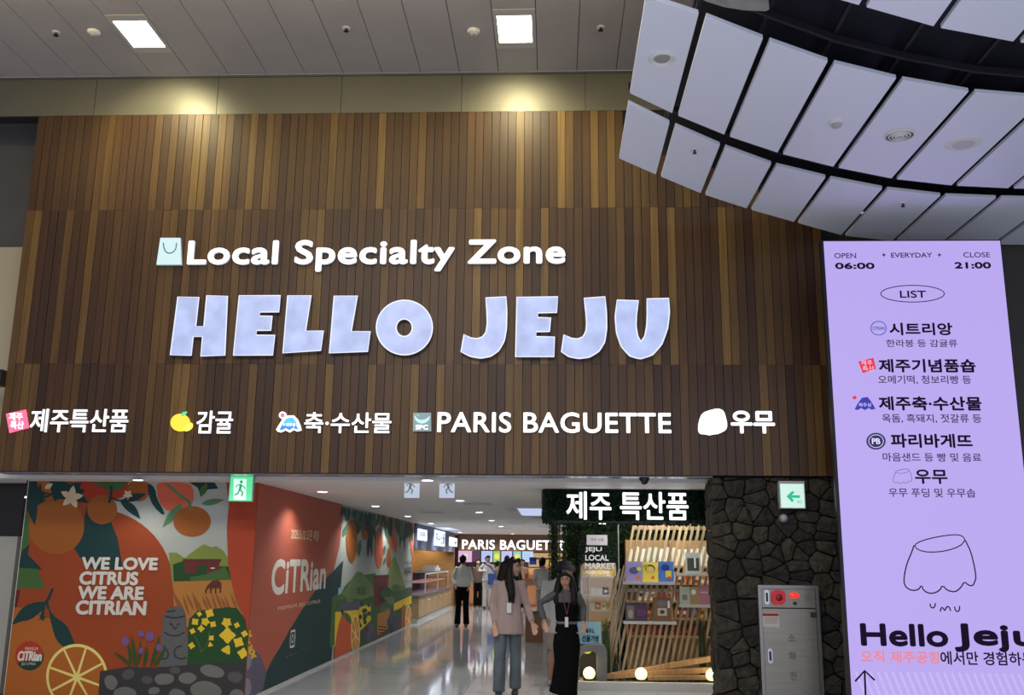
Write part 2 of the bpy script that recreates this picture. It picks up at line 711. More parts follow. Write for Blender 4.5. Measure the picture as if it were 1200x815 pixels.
boxo('facade_notch', 0.83, 2.4, FY + 0.031, FY + 0.034, 6.22, ZT, DARK, wf)

# soffit below the timber: polished metal strip, dark groove, then the passage ceiling
so = boxo('trim_2', WX0, 1.72, FY, FY + 0.34, ZB - 0.012, ZB, DARK)
struct(so, 'polished metal strip under the timber facade')
n = 32
for i in range(n):
    a = WX0 + (1.72 - WX0) * i / n
    c = WX0 + (1.72 - WX0) * (i + 1) / n
    boxo('soffit_panel', a + 0.002, c - 0.002, FY + 0.02, FY + 0.30, ZB - 0.02, ZB - 0.012, ALU, so)
CW = mat('plaster_ceiling', (0.84, 0.84, 0.84), 0.55)
cp = boxo('ceiling_passage', -9, 3.2, FY + 0.42, 38, ZC, ZC + 0.1, CW)
struct(cp, 'low white ceiling of the shop passage')
b = MB()
for (x, y, w_, h_) in ((0.0, 0.0, 0, 0),):
    pass
for (x, y) in ((-1.2, 15.5), (-0.6, 17.5), (-2.3, 18.5), (-0.2, 20.5), (-1.8, 21.5), (-0.9, 24.0), (-0.2, 26.5), (-1.4, 28.0)):
    boxo('ceiling_grille', x - 0.22, x + 0.22, y - 0.3, y + 0.3, ZC - 0.004, ZC + 0.001, mat('grille_grey', (0.60, 0.61, 0.63), 0.5), cp)

# passage side wall and frontal mural wall, left pieces
wl = boxo('wall_left', MX - 0.2, MX, MY, 24.4, 0, ZC, WHITE)
struct(wl, 'left wall of the passage carrying the printed mural')
wm = boxo('wall_mural', Fr(MY).px(34, 566)[0] - .01, MX - 0.2, MY, MY + 0.2, 0, ZC, WHITE)
struct(wm, 'frontal wall left of the passage')
P_LL = Fr(MY + 0.3)
boxo('wall_pale', -9, -6.5, MY + 0.3, MY + 0.5, 0, P_LL.px(10, 629)[1], mat('pale_wall', (0.42, 0.42, 0.38), 0.7, noise=(1, 0.05)), kind='structure', label='pale low wall at the far left under the dark glossy panel')
boxo('wall_gloss_dark', -9, -6.5, MY + 0.35, MY + 0.5, P_LL.px(10, 629)[1], ZC, mat('gloss_black', (0.012, 0.012, 0.012), 0.18, noise=(2, 0.3)), kind='structure', label='dark glossy wall panel at the far left')
# grey walls of the hall left and right of the timber
boxo('wall_back', -9, -6.1, FY + 0.6, FY + 0.8, ZC + 0.1, 7.29, GREYWALL, kind='structure', label='dark grey wall beyond the left end of the timber')
boxo('wall_beige', -9, -6.42, FY + 0.45, FY + 0.58, ZC + 0.1, 5.28, mat('beige_cladding', (0.45, 0.40, 0.28), 0.6, noise=(1, 0.05)), kind='structure', label='beige stone cladding beyond the left end of the timber')
boxo('wall_right', 3.04, 7.5, FY + 0.3, FY + 0.5, 0, 5.6, mat('charcoal_wall', (0.05, 0.048, 0.044), 0.6, noise=(1, 0.1)), kind='structure', label='charcoal wall to the right of the lilac screen')
boxo('wall_far', -7.5, 3.0, 38, 38.2, 0, ZC, mat('brown_far_wall', (0.18, 0.12, 0.08), 0.7), kind='structure')
boxo('wall_shop_right', 2.6, 2.75, FY + 0.9, 38, 0, ZC, WHITE, kind='structure')
boxo('wall_counter_back', -6.2, -6.0, 24.4, 38, 0, ZC, mat('warm_wood_wall', (0.30, 0.17, 0.07), 0.5, noise=(3, 0.15, (1, 1, 6))), kind='structure', label='warm wood wall behind the chilled counter')
boxo('wall_counter_warm', -6.0, MX + .06, 34.0, 34.2, 0, ZC, mat('warm_wood_wall', (0.30, 0.17, 0.07)), kind='structure', label='warm wood wall at the end of the chilled counter')
boxo('wall_counter_end', -6.2, MX - 0.2, 24.2, 24.4, 0, ZC, WHITE, kind='structure')

# ---------------------------------------------------------------- basalt wall beside the opening
sw = boxo('wall_stone', 1.78, 3.7, FY + 0.10, FY + 0.62, 0, ZB, mat('stone_mortar', (0.016, 0.015, 0.013), 0.9))
struct(sw, 'dark basalt rubble wall between the shop opening and the lilac screen')


def voronoi(x0, x1, z0, z1, pts):
    cells = []
    for i, p in enumerate(pts):
        poly = [(x0, z0), (x1, z0), (x1, z1), (x0, z1)]
        for j, q in enumerate(pts):
            if i == j or abs(p[0] - q[0]) > 0.9 or abs(p[1] - q[1]) > 0.9:
                continue
            mx, mz = (p[0] + q[0]) / 2, (p[1] + q[1]) / 2
            dx, dz = q[0] - p[0], q[1] - p[1]
            out = []
            for k in range(len(poly)):
                a, c = poly[k], poly[(k + 1) % len(poly)]
                da = (a[0] - mx) * dx + (a[1] - mz) * dz
                dc = (c[0] - mx) * dx + (c[1] - mz) * dz
                if da <= 0:
                    out.append(a)
                if da * dc < 0:
                    t = da / (da - dc)
                    out.append((a[0] + (c[0] - a[0]) * t, a[1] + (c[1] - a[1]) * t))
            poly = out
            if not poly:
                break
        cells.append(poly)
    return cells


def stone(poly, pl, depth):
    cx = sum(p[0] for p in poly) / len(poly)
    cz = sum(p[1] for p in poly) / len(poly)
    pin = []
    for (x, z) in poly:
        d = math.hypot(x - cx, z - cz)
        k = max(0.2, (d - 0.006) / d)
        pin.append((cx + (x - cx) * k, cz + (z - cz) * k))
    pin = [q for a, c in zip(pin, pin[1:] + pin[:1]) for q in ((a[0] * .88 + c[0] * .12, a[1] * .88 + c[1] * .12), (a[0] * .5 + c[0] * .5 + rnd.uniform(-.004, .004), a[1] * .5 + c[1] * .5 + rnd.uniform(-.004, .004)), (a[0] * .12 + c[0] * .88, a[1] * .12 + c[1] * .88))]
    b = MB()
    n = len(pin)
    L = []
    for (k, dd, jit) in ((1.0, 0.0, 0), (1.0, depth * 0.55, 0.004), (0.94, depth * 0.85, 0.006), (0.6, depth * 0.98, 0.010)):
        L.append([pl.at(cx + (x - cx) * k + rnd.uniform(-jit, jit) * .5, cz + (z - cz) * k + rnd.uniform(-jit, jit) * .5, dd + rnd.uniform(-jit, jit)) for x, z in pin])
    vs = [p for l in L for p in l]
    fs = []
    for i in range(3):
        for k in range(n):
            fs.append((i * n + k, i * n + (k + 1) % n, (i + 1) * n + (k + 1) % n, (i + 1) * n + k))
    c = len(vs)
    vs.append(pl.at(cx, cz, depth * rnd.uniform(0.95, 1.15)))
    fs += [(3 * n + k, 3 * n + (k + 1) % n, c) for k in range(n)]
    b.add(vs, fs)
    o = b.build('stone', STONE, sw, smooth=False)
    return o


rs = random.Random(5)
pts = []
zz = 0.02
row = 0
while zz < 2.5:
    hh = rs.uniform(0.17, 0.27)
    xx = 1.66 + rs.uniform(-0.05, 0.1)
    while xx < 3.75:
        ww = rs.uniform(0.11, 0.32)
        pts.append((xx + ww / 2, zz + hh / 2 + rs.uniform(-0.06, 0.06)))
        if rs.random() < 0.45:
            pts.append((xx + ww / 2 + rs.uniform(-.06, .06), zz + hh / 2 + 0.12))
        xx += ww
    zz += hh
SP = Fr(FY + 0.10)
for poly in voronoi(1.70, 3.68, 0.0, ZB - 0.02, pts):
    if len(poly) < 3:
        continue
    A = abs(sum(poly[k][0] * poly[(k + 1) % len(poly)][1] - poly[(k + 1) % len(poly)][0] * poly[k][1] for k in range(len(poly)))) / 2
    if A > 0.0015:
        stone(poly, SP, rs.uniform(0.06, 0.11))
# the side of the wall towards the opening
SPL = Plane((1.78, FY + 0.62, 0), (0, -1, 0), (-1, 0, 0))
pts = []
zz = 0.0
while zz < 2.5:
    hh = rs.uniform(0.2, 0.3)
    u = rs.uniform(0.02, 0.15)
    while u < 0.5:
        pts.append((u, zz + hh / 2 + rs.uniform(-.04, .04)))
        u += rs.uniform(0.18, 0.3)
    zz += hh
for poly in voronoi(0.0, 0.50, 0.0, ZB - 0.02, pts):
    if len(poly) >= 3:
        stone(poly, SPL, rs.uniform(0.04, 0.08))

# ---------------------------------------------------------------- suspended cloud ceiling, top right
ZR = 5.2
JX = [0.60, 1.0, 1.495, 2.035, 2.62, 3.25, 3.885, 4.46, 5.05, 5.66, 6.3]
C_LO_OUT = [(0.6, 8.24), (1.0, 8.65), (1.5, 9.14), (2.04, 9.57), (2.62, 9.98), (3.25, 10.42), (3.885, 10.62), (4.46, 10.70), (5.05, 10.75), (5.66, 10.78), (6.3, 10.78)]
C_LO_IN = [(0.6, 7.15), (1.0, 7.55), (1.5, 8.0), (2.04, 8.42), (2.62, 8.74), (3.25, 9.03), (3.885, 9.22), (4.46, 9.29), (5.05, 9.33), (5.66, 9.34), (6.3, 9.34)]
C_2_OUT = [(0.6, 6.98), (1.0, 7.36), (1.5, 7.78), (2.04, 8.16), (2.62, 8.48), (3.25, 8.77), (3.885, 8.95), (4.46, 9.03), (5.05, 9.07), (5.66, 9.08), (6.3, 9.08)]
C_2_IN = [(0.6, 5.65), (1.0, 5.88), (1.5, 6.21), (2.04, 6.54), (2.62, 6.80), (3.25, 7.02), (3.885, 7.14), (4.46, 7.20), (5.05, 7.22), (5.66, 7.22), (6.3, 7.22)]
C_3_OUT = [(0.6, 4.9), (1.0, 5.25), (1.5, 5.55), (2.04, 5.80), (2.62, 6.07), (3.25, 6.28), (3.885, 6.4), (4.46, 6.46), (5.05, 6.48), (5.66, 6.48), (6.3, 6.48)]
C_3_IN = [(x, y - 1.5) for x, y in C_3_OUT]


def interp(c, x):
    for (xa, ya), (xb, yb) in zip(c, c[1:]):
        if x <= xb:
            return ya + (yb - ya) * (x - xa) / (xb - xa)
    return c[-1][1]


cc = MB()
vo = [(x, interp(C_LO_OUT, x) - 0.04, ZR + 0.30) for x in (1.0, 1.5, 2.04, 2.62, 3.25, 3.885, 4.46, 5.05, 5.66, 6.3)]
vi = [(x, interp(C_3_IN, x), ZR + 0.30) for x in (6.3, 5.05, 3.885, 2.62, 1.5)] + [(1.15, 4.6, ZR + 0.30), (1.0, 5.6, ZR + 0.3)]
cc.prism(vo + vi, (0, 0, 0.05))
cc = cc.build('ceiling_cloud', mat('plenum_black', (0.006, 0.006, 0.014), 0.6))
struct(cc, 'curved suspended ceiling of pale panels with black gaps, upper right')
G = 0.028
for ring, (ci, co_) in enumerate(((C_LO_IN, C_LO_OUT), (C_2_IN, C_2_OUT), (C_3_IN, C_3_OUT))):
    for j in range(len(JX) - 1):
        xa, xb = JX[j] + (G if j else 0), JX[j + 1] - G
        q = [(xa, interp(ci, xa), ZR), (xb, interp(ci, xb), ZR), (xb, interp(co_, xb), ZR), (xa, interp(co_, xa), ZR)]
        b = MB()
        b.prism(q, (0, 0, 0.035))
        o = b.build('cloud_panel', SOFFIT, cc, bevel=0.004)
# curved rails and cross rails above the gaps
RAIL = mat('rail_black', (0.006, 0.006, 0.012), 0.7)
for cv, dy in ((C_LO_IN, -0.07), (C_2_IN, -0.14)):
    b = MB()
    pr = [(x, y + dy) for x, y in cv]
    for (xa, ya), (xb, yb) in zip(pr, pr[1:]):
        b.prism([(xa, ya, ZR + 0.10), (xb, yb, ZR + 0.10), (xb, yb + 0.03, ZR + 0.10), (xa, ya + 0.03, ZR + 0.10)], (0, 0, 0.05))
    b.build('carrier_rail', RAIL, cc)
for x in JX[1:-1]:
    boxo('cross_rail', x - 0.012, x + 0.012, interp(C_3_IN, x) + 0.2, interp(C_LO_OUT, x) - 0.2, ZR + 0.16, ZR + 0.20, RAIL, cc)
# pale curved bulkhead seen through the wide gap at its left end
b = MB()
for k in range(8):
    a0_, a1_ = PI * 0.5 + PI * 0.5 * k / 8, PI * 0.5 + PI * 0.5 * (k + 1) / 8
    p0 = (1.45 + 0.75 * math.cos(a0_), 5.15 + 0.75 * math.sin(a0_))
    p1 = (1.45 + 0.75 * math.cos(a1_), 5.15 + 0.75 * math.sin(a1_))
    b.prism([(p0[0], p0[1], ZR + 0.05), (p1[0], p1[1], ZR + 0.05), (p1[0] - .02, p1[1] + .02, ZR + 0.05), (p0[0] - .02, p0[1] + .02, ZR + 0.05)], (0, 0, 0.24))
b.build('bulkhead', mat('bulkhead_grey', (.28, .27, .25), .6), cc)

# ================================================================== CEILING FIXTURES
def square_light(k, label):
    x0, x1 = -0.19 + 0.465 * k, -0.19 + 0.465 * (k + 1)
    cx = (x0 + x1) / 2
    t = thing('square_ceiling_light', label, 'light', (cx, (LY0 + LY1) / 2, ZM), 'square recessed lights in the hall ceiling')
    b = MB()
    cy = (LY0 + LY1) / 2
    hx, hy, ix, iy = 0.228, (LY1 - LY0) / 2, 0.185, 0.275
    b.box(cx - hx, cx - ix, cy - hy, cy + hy, ZM - 0.004, ZM + 0.02)
    b.box(cx + ix, cx + hx, cy - hy, cy + hy, ZM - 0.004, ZM + 0.02)
    b.box(cx - ix, cx + ix, cy - hy, cy - iy, ZM - 0.004, ZM + 0.02)
    b.box(cx - ix, cx + ix, cy + iy, cy + hy, ZM - 0.004, ZM + 0.02)
    b.build('frame', mat('lamp_frame', (0.55, 0.54, 0.5), 0.5), t)
    boxo('diffuser', cx - ix, cx + ix, cy - iy, cy + iy, ZM + 0.004, ZM + 0.012, LAMPFACE, t)
    lamp('spot', 'SPOT', (cx, LY1 - 0.35, ZM - 0.02), 130, (1.0, 0.86, 0.46), 0.14, aim=(0, 0.72, -0.70), spot=104, blend=0.75, parent=t)


square_light(-10, 'bright square ceiling light nearest the left end of the timber wall')
square_light(-1, 'bright square ceiling light beside the suspended curved ceiling')


def ceil_disc(name, x, y, z, r, label, cat, kind, group=None):
    c = ground(x, y, z)
    t = thing(name, label, cat, c, group)
    b = MB()
    if kind == 'sprinkler':
        b.lathe(c, [(r, 0), (r, -0.006), (r * 0.5, -0.01)])
        b.build('rose', WHITE, t, smooth=False)
        b = MB()
        b.lathe(c, [(r * .35, -0.008), (r * .35, -0.035), (r * .6, -0.037), (r * .6, -0.04)])
        b.build('nozzle', mat('dark_chrome', (.1, .1, .1), .3, 1), t)
    elif kind == 'detector':
        b.lathe(c, [(r, 0), (r, -0.015), (r * 0.8, -0.03)])
        b.build('base', WHITE, t, smooth=False)
        b = MB()
        b.lathe(c, [(r * .62, -0.03), (r * .6, -0.05), (r * .3, -0.06)])
        b.build('sensor', mat('detector_grey', (.45, .45, .45), .5), t)
    elif kind == 'speaker':
        b.lathe(c, [(r * 1.0, 0), (r, -0.012), (r * 0.9, -0.02), (r * .8, -0.012), (r * .75, -0.004)])
        b.build('rim', WHITE, t)
        b = MB()
        b.lathe(c, [(r * .62, -0.002), (r * .55, -0.012), (r * .5, -0.016)])
        b.build('grille', mat('speaker_grille', (.33, .32, .30), .6), t)
    elif kind == 'vent':
        for q, (ra, h) in enumerate(((1.0, 0.018), (.76, .022), (.54, .026), (.33, .03))):
            b = MB()
            b.lathe(c, [(r * ra, -0.002), (r * ra, -h * .6), (r * (ra - .07), -h), (r * (ra - .1), -h), (r * (ra - .12), -0.002)])
            b.build('vent_ring', WHITE, t)
            if q == 0:
                b = MB()
                b.lathe(c, [(r * .88, -0.0025), (r * .88, -0.012)])
                b.build('throat', mat('vent_dark', (.07, .07, .07), .6), t)
    elif kind == 'round_grille':
        b.lathe(c, [(r, 0), (r, -0.006), (r * 0.9, -0.014), (r * .7, -0.014)])
        b.build('rim', WHITE, t)
        b = MB()
        b.lathe(c, [(r * .6, -0.0142), (r * .6, -0.018)])
        b.build('grille', mat('pale_grille', (.6, .58, .6), .6), t)
    return t


ceil_disc('sprinkler', 66, 38, ZM, 0.045, 'small sprinkler in the metal ceiling left of the leftmost square light', 'sprinkler', 'sprinkler')
ceil_disc('smoke_detector', 110, 37, ZM, 0.07, 'white smoke detector just left of the leftmost square light', 'detector', 'detector')
ceil_disc('sprinkler', 406, 33, ZM, 0.045, 'small sprinkler midway between the two square lights', 'sprinkler', 'sprinkler')
ceil_disc('smoke_detector', 555, 36, ZM, 0.07, 'white smoke detector left of the square light above the big sign', 'detector', 'detector')
ceil_disc('sprinkler', 704, 32, ZM, 0.045, 'small sprinkler between square light and suspended curved ceiling', 'sprinkler', 'sprinkler')
ceil_disc('ceiling_speaker', 776, 68, ZR, 0.10, 'round recessed fitting with grey core in the leftmost curved-ceiling panel', 'speaker', 'speaker')
ceil_disc('smoke_detector', 980, 142, ZR, 0.065, 'small white detector on the fourth big panel of the curved ceiling', 'detector', 'detector')
ceil_disc('air_diffuser', 1054, 158, ZR, 0.125, 'round ringed air diffuser with dark slots on the curved ceiling', 'vent', 'vent')
ceil_disc('round_grille', 1129, 168, ZR, 0.15, 'large flat round white grille right of the ringed diffuser', 'vent', 'round_grille')
ceil_disc('sprinkler', 814, 175, ZR, 0.03, 'tiny sprinkler on the small curved-ceiling panel above the timber', 'sprinkler', 'sprinkler')
ceil_disc('sprinkler', 1058, 238, ZR, 0.035, 'tiny pale sprinkler on the small panel above the lilac screen', 'sprinkler', 'sprinkler')

# recessed downlights of the passage: three rows
ORD = ['nearest', 'second', 'third', 'fourth', 'fifth', 'sixth', 'seventh']
DL = {'along the mural wall': [(378, 576), (440, 593), (478, 605), (505, 613.3), (524, 619), (539, 624)],
      'down the middle of the passage ceiling': [(501, 562.5), (539, 586.5), (561.5, 600.3), (576, 610), (587, 617), (600.5, 626)]}
DLP = None
for rowname, ps in DL.items():
    for i, (x, y) in enumerate(ps):
        c = ground(x, y, ZC)
        t = thing('downlight', '%s round downlight in the row %s' % (ORD[i], rowname), 'downlight', c, 'downlights of the passage')
        b = MB()
        b.lathe(c, [(0.085, 0), (0.085, -0.006), (0.07, -0.01)], seg=20)
        b.build('rim', WHITE, t)
        b = MB()
        b.lathe(c, [(0.066, -0.0101), (0.05, -0.014)], seg=20)
        b.build('lens', DOWN, t)
        lamp('spot', 'SPOT', c + Vector((0, 0, -0.03)), 52, (1, 0.96, 0.91), 0.05, aim=(0, 0, -1), spot=140, blend=0.6, parent=t)
for (x, y, lab) in ((162, 562, 'round downlight above the printed mural left of the passage'), (700, 618.5, 'small round downlight under the hedge-clad sign')):
    c = ground(x, y, ZC) if x < 300 else Vector((0.62, 12.25, 2.07))
    t = thing('downlight', lab, 'downlight', c)
    b = MB()
    b.lathe(c, [(0.075, 0), (0.075, -0.006), (0.06, -0.01)], seg=20)
    b.build('rim', WHITE, t)
    b = MB()
    b.lathe(c, [(0.056, -0.0101), (0.04, -0.014)], seg=20)
    b.build('lens', DOWN, t)
    lamp('spot', 'SPOT', c + Vector((0, 0, -0.03)), 14, (1, 0.95, 0.86), 0.05, aim=(0, 0, -1), spot=120, blend=0.6, parent=t)
# far counters glow
for _y in (26, 28.5, 31, 33):
    for _x in (-2.6, -.6):
        lamp('far_spot', 'SPOT', (_x, _y, ZC - .04), 75, (1, .97, .94), .05, aim=(0, 0, -1), spot=150, blend=.8)
lamp('shop_lamp', 'AREA', (1.5, 13.2, ZC - 0.05), 22, (1, 0.93, 0.8), 1.0, .6, aim=(0, 0, -1))
for _y in (26, 28.5, 31, 33.5):
    lamp('counter_spot', 'SPOT', (-4.4, _y, ZC - .04), 40, (1, .85, .62), .05, aim=(0, 0, -1), spot=150, blend=.8)

# ================================================================== FACADE SIGNS
MATL = [LED, LEDSIDE]
W_ = FY - 0.004
PF = Fr(FY - 0.006)          # where the channel letters start
# --- Local Specialty Zone
t = thing('lettered_sign', 'white lit sign with shopping bag symbol reading Local Specialty Zone', 'sign', PF.w(420, 315))
text(PF, 'Local Specialty Zone', (219.3, 319.8), (662.5, 281.3), MATL, t, depth=0.035, bold=0.033, split=True, spacing=1.06)
bag = shape(PF, [(189.2, 280), (212.8, 280), (214.2, 311.5), (184.6, 311.5)], mat('bag_face', (.1, .1, .1), .4, emit=(0.62, 0.86, 0.90), es=0.95), t, 'bag_icon', depth=0.035, side=LEDSIDE, label='pale turquoise shopping bag symbol')
stroke(PF, [(193, 286), (193.4, 292), (196, 297), (200.3, 298.4), (205, 296.6), (207.8, 292), (208.3, 286)], 0.012, mat('bag_handle_blue', (.02, .08, .14), .5), bag, 'handle_line', d=0.037, smooth=1)

# --- HELLO JEJU, hand drawn heavy letters
t = thing('lettered_sign', 'largest sign, heavy pale blue glowing letters in two words on the timber', 'sign', PF.w(500, 420))


def z1(p):
    return [(180 + x / 4.8, 270 + y / 4.8) for x, y in p]


def z2(p):
    return [(420 + x / 4.8, 270 + y / 4.8) for x, y in p]


def z3(p):
    return [(600 + x / 6.0, 330 + y / 6.0) for x, y in p]


def cr(pts, flags):
    """rounds only the corners whose flag is 1"""
    q = []
    n = len(pts)
    for i in range(n):
        a, p, c = pts[i - 1], pts[i], pts[(i + 1) % n]
        if flags[i]:
            q += [(p[0] * .72 + a[0] * .28, p[1] * .72 + a[1] * .28), (p[0] * .94 + (a[0] + c[0]) * .03, p[1] * .94 + (a[1] + c[1]) * .03), (p[0] * .72 + c[0] * .28, p[1] * .72 + c[1] * .28)]
        else:
            q.append(p)
    return q


J1 = [(718, 388), (832, 382), (836, 470), (834, 560), (822, 630), (790, 685), (745, 716), (690, 726), (632, 716), (580, 690), (597, 592), (632, 612), (668, 617), (700, 607), (720, 580), (727, 530), (724, 450)]
J2 = [(505, 128), (652, 117), (662, 230), (664, 340), (650, 435), (610, 500), (545, 540), (470, 550), (400, 537), (348, 503), (365, 382), (415, 408), (460, 413), (498, 398), (520, 355), (524, 300), (518, 220)]
U1 = [(737, 140), (887, 145), (872, 240), (869, 320), (880, 390), (903, 433), (930, 395), (944, 320), (948, 230), (945, 132), (1098, 128), (1103, 230), (1090, 340), (1050, 450), (985, 525), (900, 553), (825, 533), (765, 465), (732, 370), (723, 260)]
LET = [z1([(147, 382), (265, 385), (247, 547), (293, 547), (308, 375), (425, 378), (410, 710), (275, 714), (285, 605), (233, 605), (222, 710), (105, 708)]),
       z1([(490, 375), (722, 375), (712, 467), (607, 467), (603, 490), (675, 490), (667, 570), (588, 570), (586, 597), (690, 597), (678, 708), (458, 710)]),
       z1([(762, 375), (893, 375), (862, 573), (962, 573), (947, 682), (735, 697)]),
       [(392.9, 348.5), (420, 348.5), (412.9, 389.8), (435, 390.2), (432, 413.3), (387.3, 415.2)],
       None,
       z2(cr(J1, [0, 0, 1, 1, 1, 1, 1, 1, 1, 0, 0, 1, 1, 1, 1, 1, 1])),
       z2([(893, 384), (1122, 382), (1115, 470), (1010, 472), (1010, 498), (1082, 500), (1075, 577), (1000, 578), (1000, 605), (1103, 607), (1100, 717), (885, 718)]),
       z3(cr(J2, [0, 0, 1, 1, 1, 1, 1, 1, 1, 0, 0, 1, 1, 1, 1, 1, 1])),
       z3(cr(U1, [0, 0, 1, 1, 1, 1, 1, 1, 1, 0, 0] + [1] * 9))]
RIM = mat('letter_rim', (.1, .1, .1), .4, emit=(0.80, 0.84, 1.0), es=1.05)
for pts in LET:
    if pts is None:
        outer = [PF.px(*p) for p in z2(ell(263, 554, 157, 153, 40))]
        inner = [PF.px(*p) for p in z2(ell(262, 555, 45, 49, 40))]
        b = MB()
        n = 40
        O = [PF.at(u, v, 0.055) for u, v in outer]
        I = [PF.at(u, v, 0.055) for u, v in inner]
        Ob = [PF.at(u, v, 0.0) for u, v in outer]
        Ib = [PF.at(u, v, 0.0) for u, v in inner]
        b.add(O + I, [(k, (k + 1) % n, n + (k + 1) % n, n + k) for k in range(n)], 0)
        b.add(O + Ob, [(k, (k + 1) % n, n + (k + 1) % n, n + k) for k in range(n)], 1)
        b.add(I + Ib, [(k, (k + 1) % n, n + (k + 1) % n, n + k) for k in range(n)], 1)
        o = b.build('letter', [LEDBLUE, HSIDE], t)
        loops = [outer, inner]
    else:
        o = shape(PF, pts, LEDBLUE, t, 'letter', depth=0.055, side=HSIDE)
        loops = [[PF.px(*p) for p in pts]]
    for lp in loops:
        stroke(PF, lp, 0.014, RIM, o, 'lit_rim', d=0.0565, px=False, closed=True)

# --- tenant signs
PINK = mat('pink_face', (.8, .2, .3), .4, emit=(0.80, 0.10, 0.25), es=0.9)
t = thing('lettered_sign', 'leftmost tenant sign, white Korean letters beside pink stamp', 'sign', PF.w(90, 506))
text(PF, '제주특산품', (35, 507), (152.5, 480), MATL, t, depth=0.02, bold=0.016, split=True)
st = shape(PF, [(8, 485.5), (31, 480.5), (34.5, 502), (12, 508)], PINK, t, 'stamp_icon', depth=0.02, side=PINK, label='pink tilted square stamp with white characters')
text(PF, '제주', (11.8, 493.3), (28.8, 484), LED, st, d=0.022, bold=0.03, name='stamp_lettering', slant=-0.1)
text(PF, '특산', (13.2, 503.3), (30.2, 494), LED, st, d=0.022, bold=0.03, name='stamp_lettering', slant=-0.1)

t = thing('lettered_sign', 'tenant sign, two white Korean letters beside yellow mandarin', 'sign', PF.w(240, 508))
text(PF, '감귤', (230, 508.5), (274.5, 482), MATL, t, depth=0.02, bold=0.016, split=True)
YEL = mat('mandarin_face', (.8, .5, .05), .4, emit=(0.95, 0.62, 0.04), es=0.9)
YEL2 = mat('mandarin_light_face', (.8, .6, .1), .4, emit=(1.0, 0.80, 0.10), es=0.95)
GRN = mat('green_face', (.1, .5, .2), .4, emit=(0.10, 0.55, 0.30), es=0.9)
ic = shape(PF, ell(211.8, 495.8, 11.3, 10.3, 30), YEL, t, 'mandarin_icon', depth=0.02, side=YEL, label='yellow mandarin symbol')
shape(PF, [(215, 502), (224.5, 495), (227.3, 498), (226, 503), (220, 506.5), (215, 505)], YEL2, ic, 'segment_icon', d=0.0205, smooth=1)
shape(PF, leafpts(212.5, 488, 220.5, 483, 4.5), GRN, ic, 'leaf_icon', d=0.021)

t = thing('lettered_sign', 'tenant sign, white Korean letters beside blue mountain symbol', 'sign', PF.w(400, 508))
text(PF, '축·수산물', (356.5, 508), (459.5, 484), MATL, t, depth=0.02, bold=0.016, split=True)
MT = [(324, 504), (327, 499), (332, 491), (338, 487.5), (345, 487.5), (349.5, 492), (353, 500), (354, 505), (349, 506.5), (345, 504.5), (340, 507.5), (335, 505), (330, 507.5), (326, 506.5)]
ic = shape(PF, MT, LED, t, 'mountain_icon', depth=0.02, side=LEDSIDE, label='white-edged blue mountain symbol with a pink sun')
BLU = mat('blue_face', (.05, .2, .7), .4, emit=(0.04, 0.22, 0.72), es=0.9)
SKYB = mat('sky_face', (.1, .4, .8), .4, emit=(0.08, 0.42, 0.80), es=0.9)
shape(PF, [(328, 504), (331, 498.5), (347.5, 498.5), (350.5, 504), (347, 503.5), (344, 502), (340, 505), (335.5, 502.5), (331, 505)], BLU, ic, 'mountain_foot_icon', d=0.0205)
shape(PF, [(331, 498.5), (335, 492), (338.5, 490), (344, 490), (347, 494), (349, 498.5)], SKYB, ic, 'mountain_top_icon', d=0.0205)
text(PF, 'ㅈ제주삼', (332, 500.5), (347, 496.3), LED, ic, d=0.0215, bold=0.02, name='mountain_lettering')
ic2 = shape(PF, ell(331.7, 487.2, 4.3, 4.3, 18), LED, ic, 'sun_ring_icon', depth=0.02)
shape(PF, ell(331.7, 487.2, 2.6, 2.6, 16), PINK, ic, 'sun_icon', d=0.0215)

t = thing('lettered_sign', 'bakery sign on the timber, long white capitals beside small square emblem', 'sign', PF.w(630, 507))
text(PF, 'PARIS BAGUETTE', (512.5, 507.3), (786, 484.3), MATL, t, depth=0.02, bold=0.024, split=True, spacing=1.06)
SQ = mat('emblem_grey_face', (.05, .05, .05), .4, emit=(0.27, 0.36, 0.40), es=0.9)
ic = shape(PF, [(484.5, 484.3), (505.3, 484.3), (505.6, 506), (484.1, 506)], SQ, t, 'square_emblem', depth=0.02, side=LEDSIDE, label='grey square emblem with a pale crescent')
shape(PF, [(485.8, 486.5), (489, 491), (494, 493), (500, 491.5), (504.3, 487.5), (503.5, 492.5), (499, 496.4), (493.5, 497.2), (488.5, 495), (486, 491)], mat('crescent_face', (.1, .1, .1), .4, emit=(0.50, 0.93, 0.90), es=0.95), ic, 'crescent_icon', d=0.0205, smooth=1)
shape(PF, [(488, 486), (491.5, 487), (491, 489.5)], GRN, ic, 'dot_icon', d=0.021)
text(PF, 'SPC', (487.2, 503.8), (502, 498.4), LED, ic, d=0.021, bold=0.05, name='emblem_lettering')

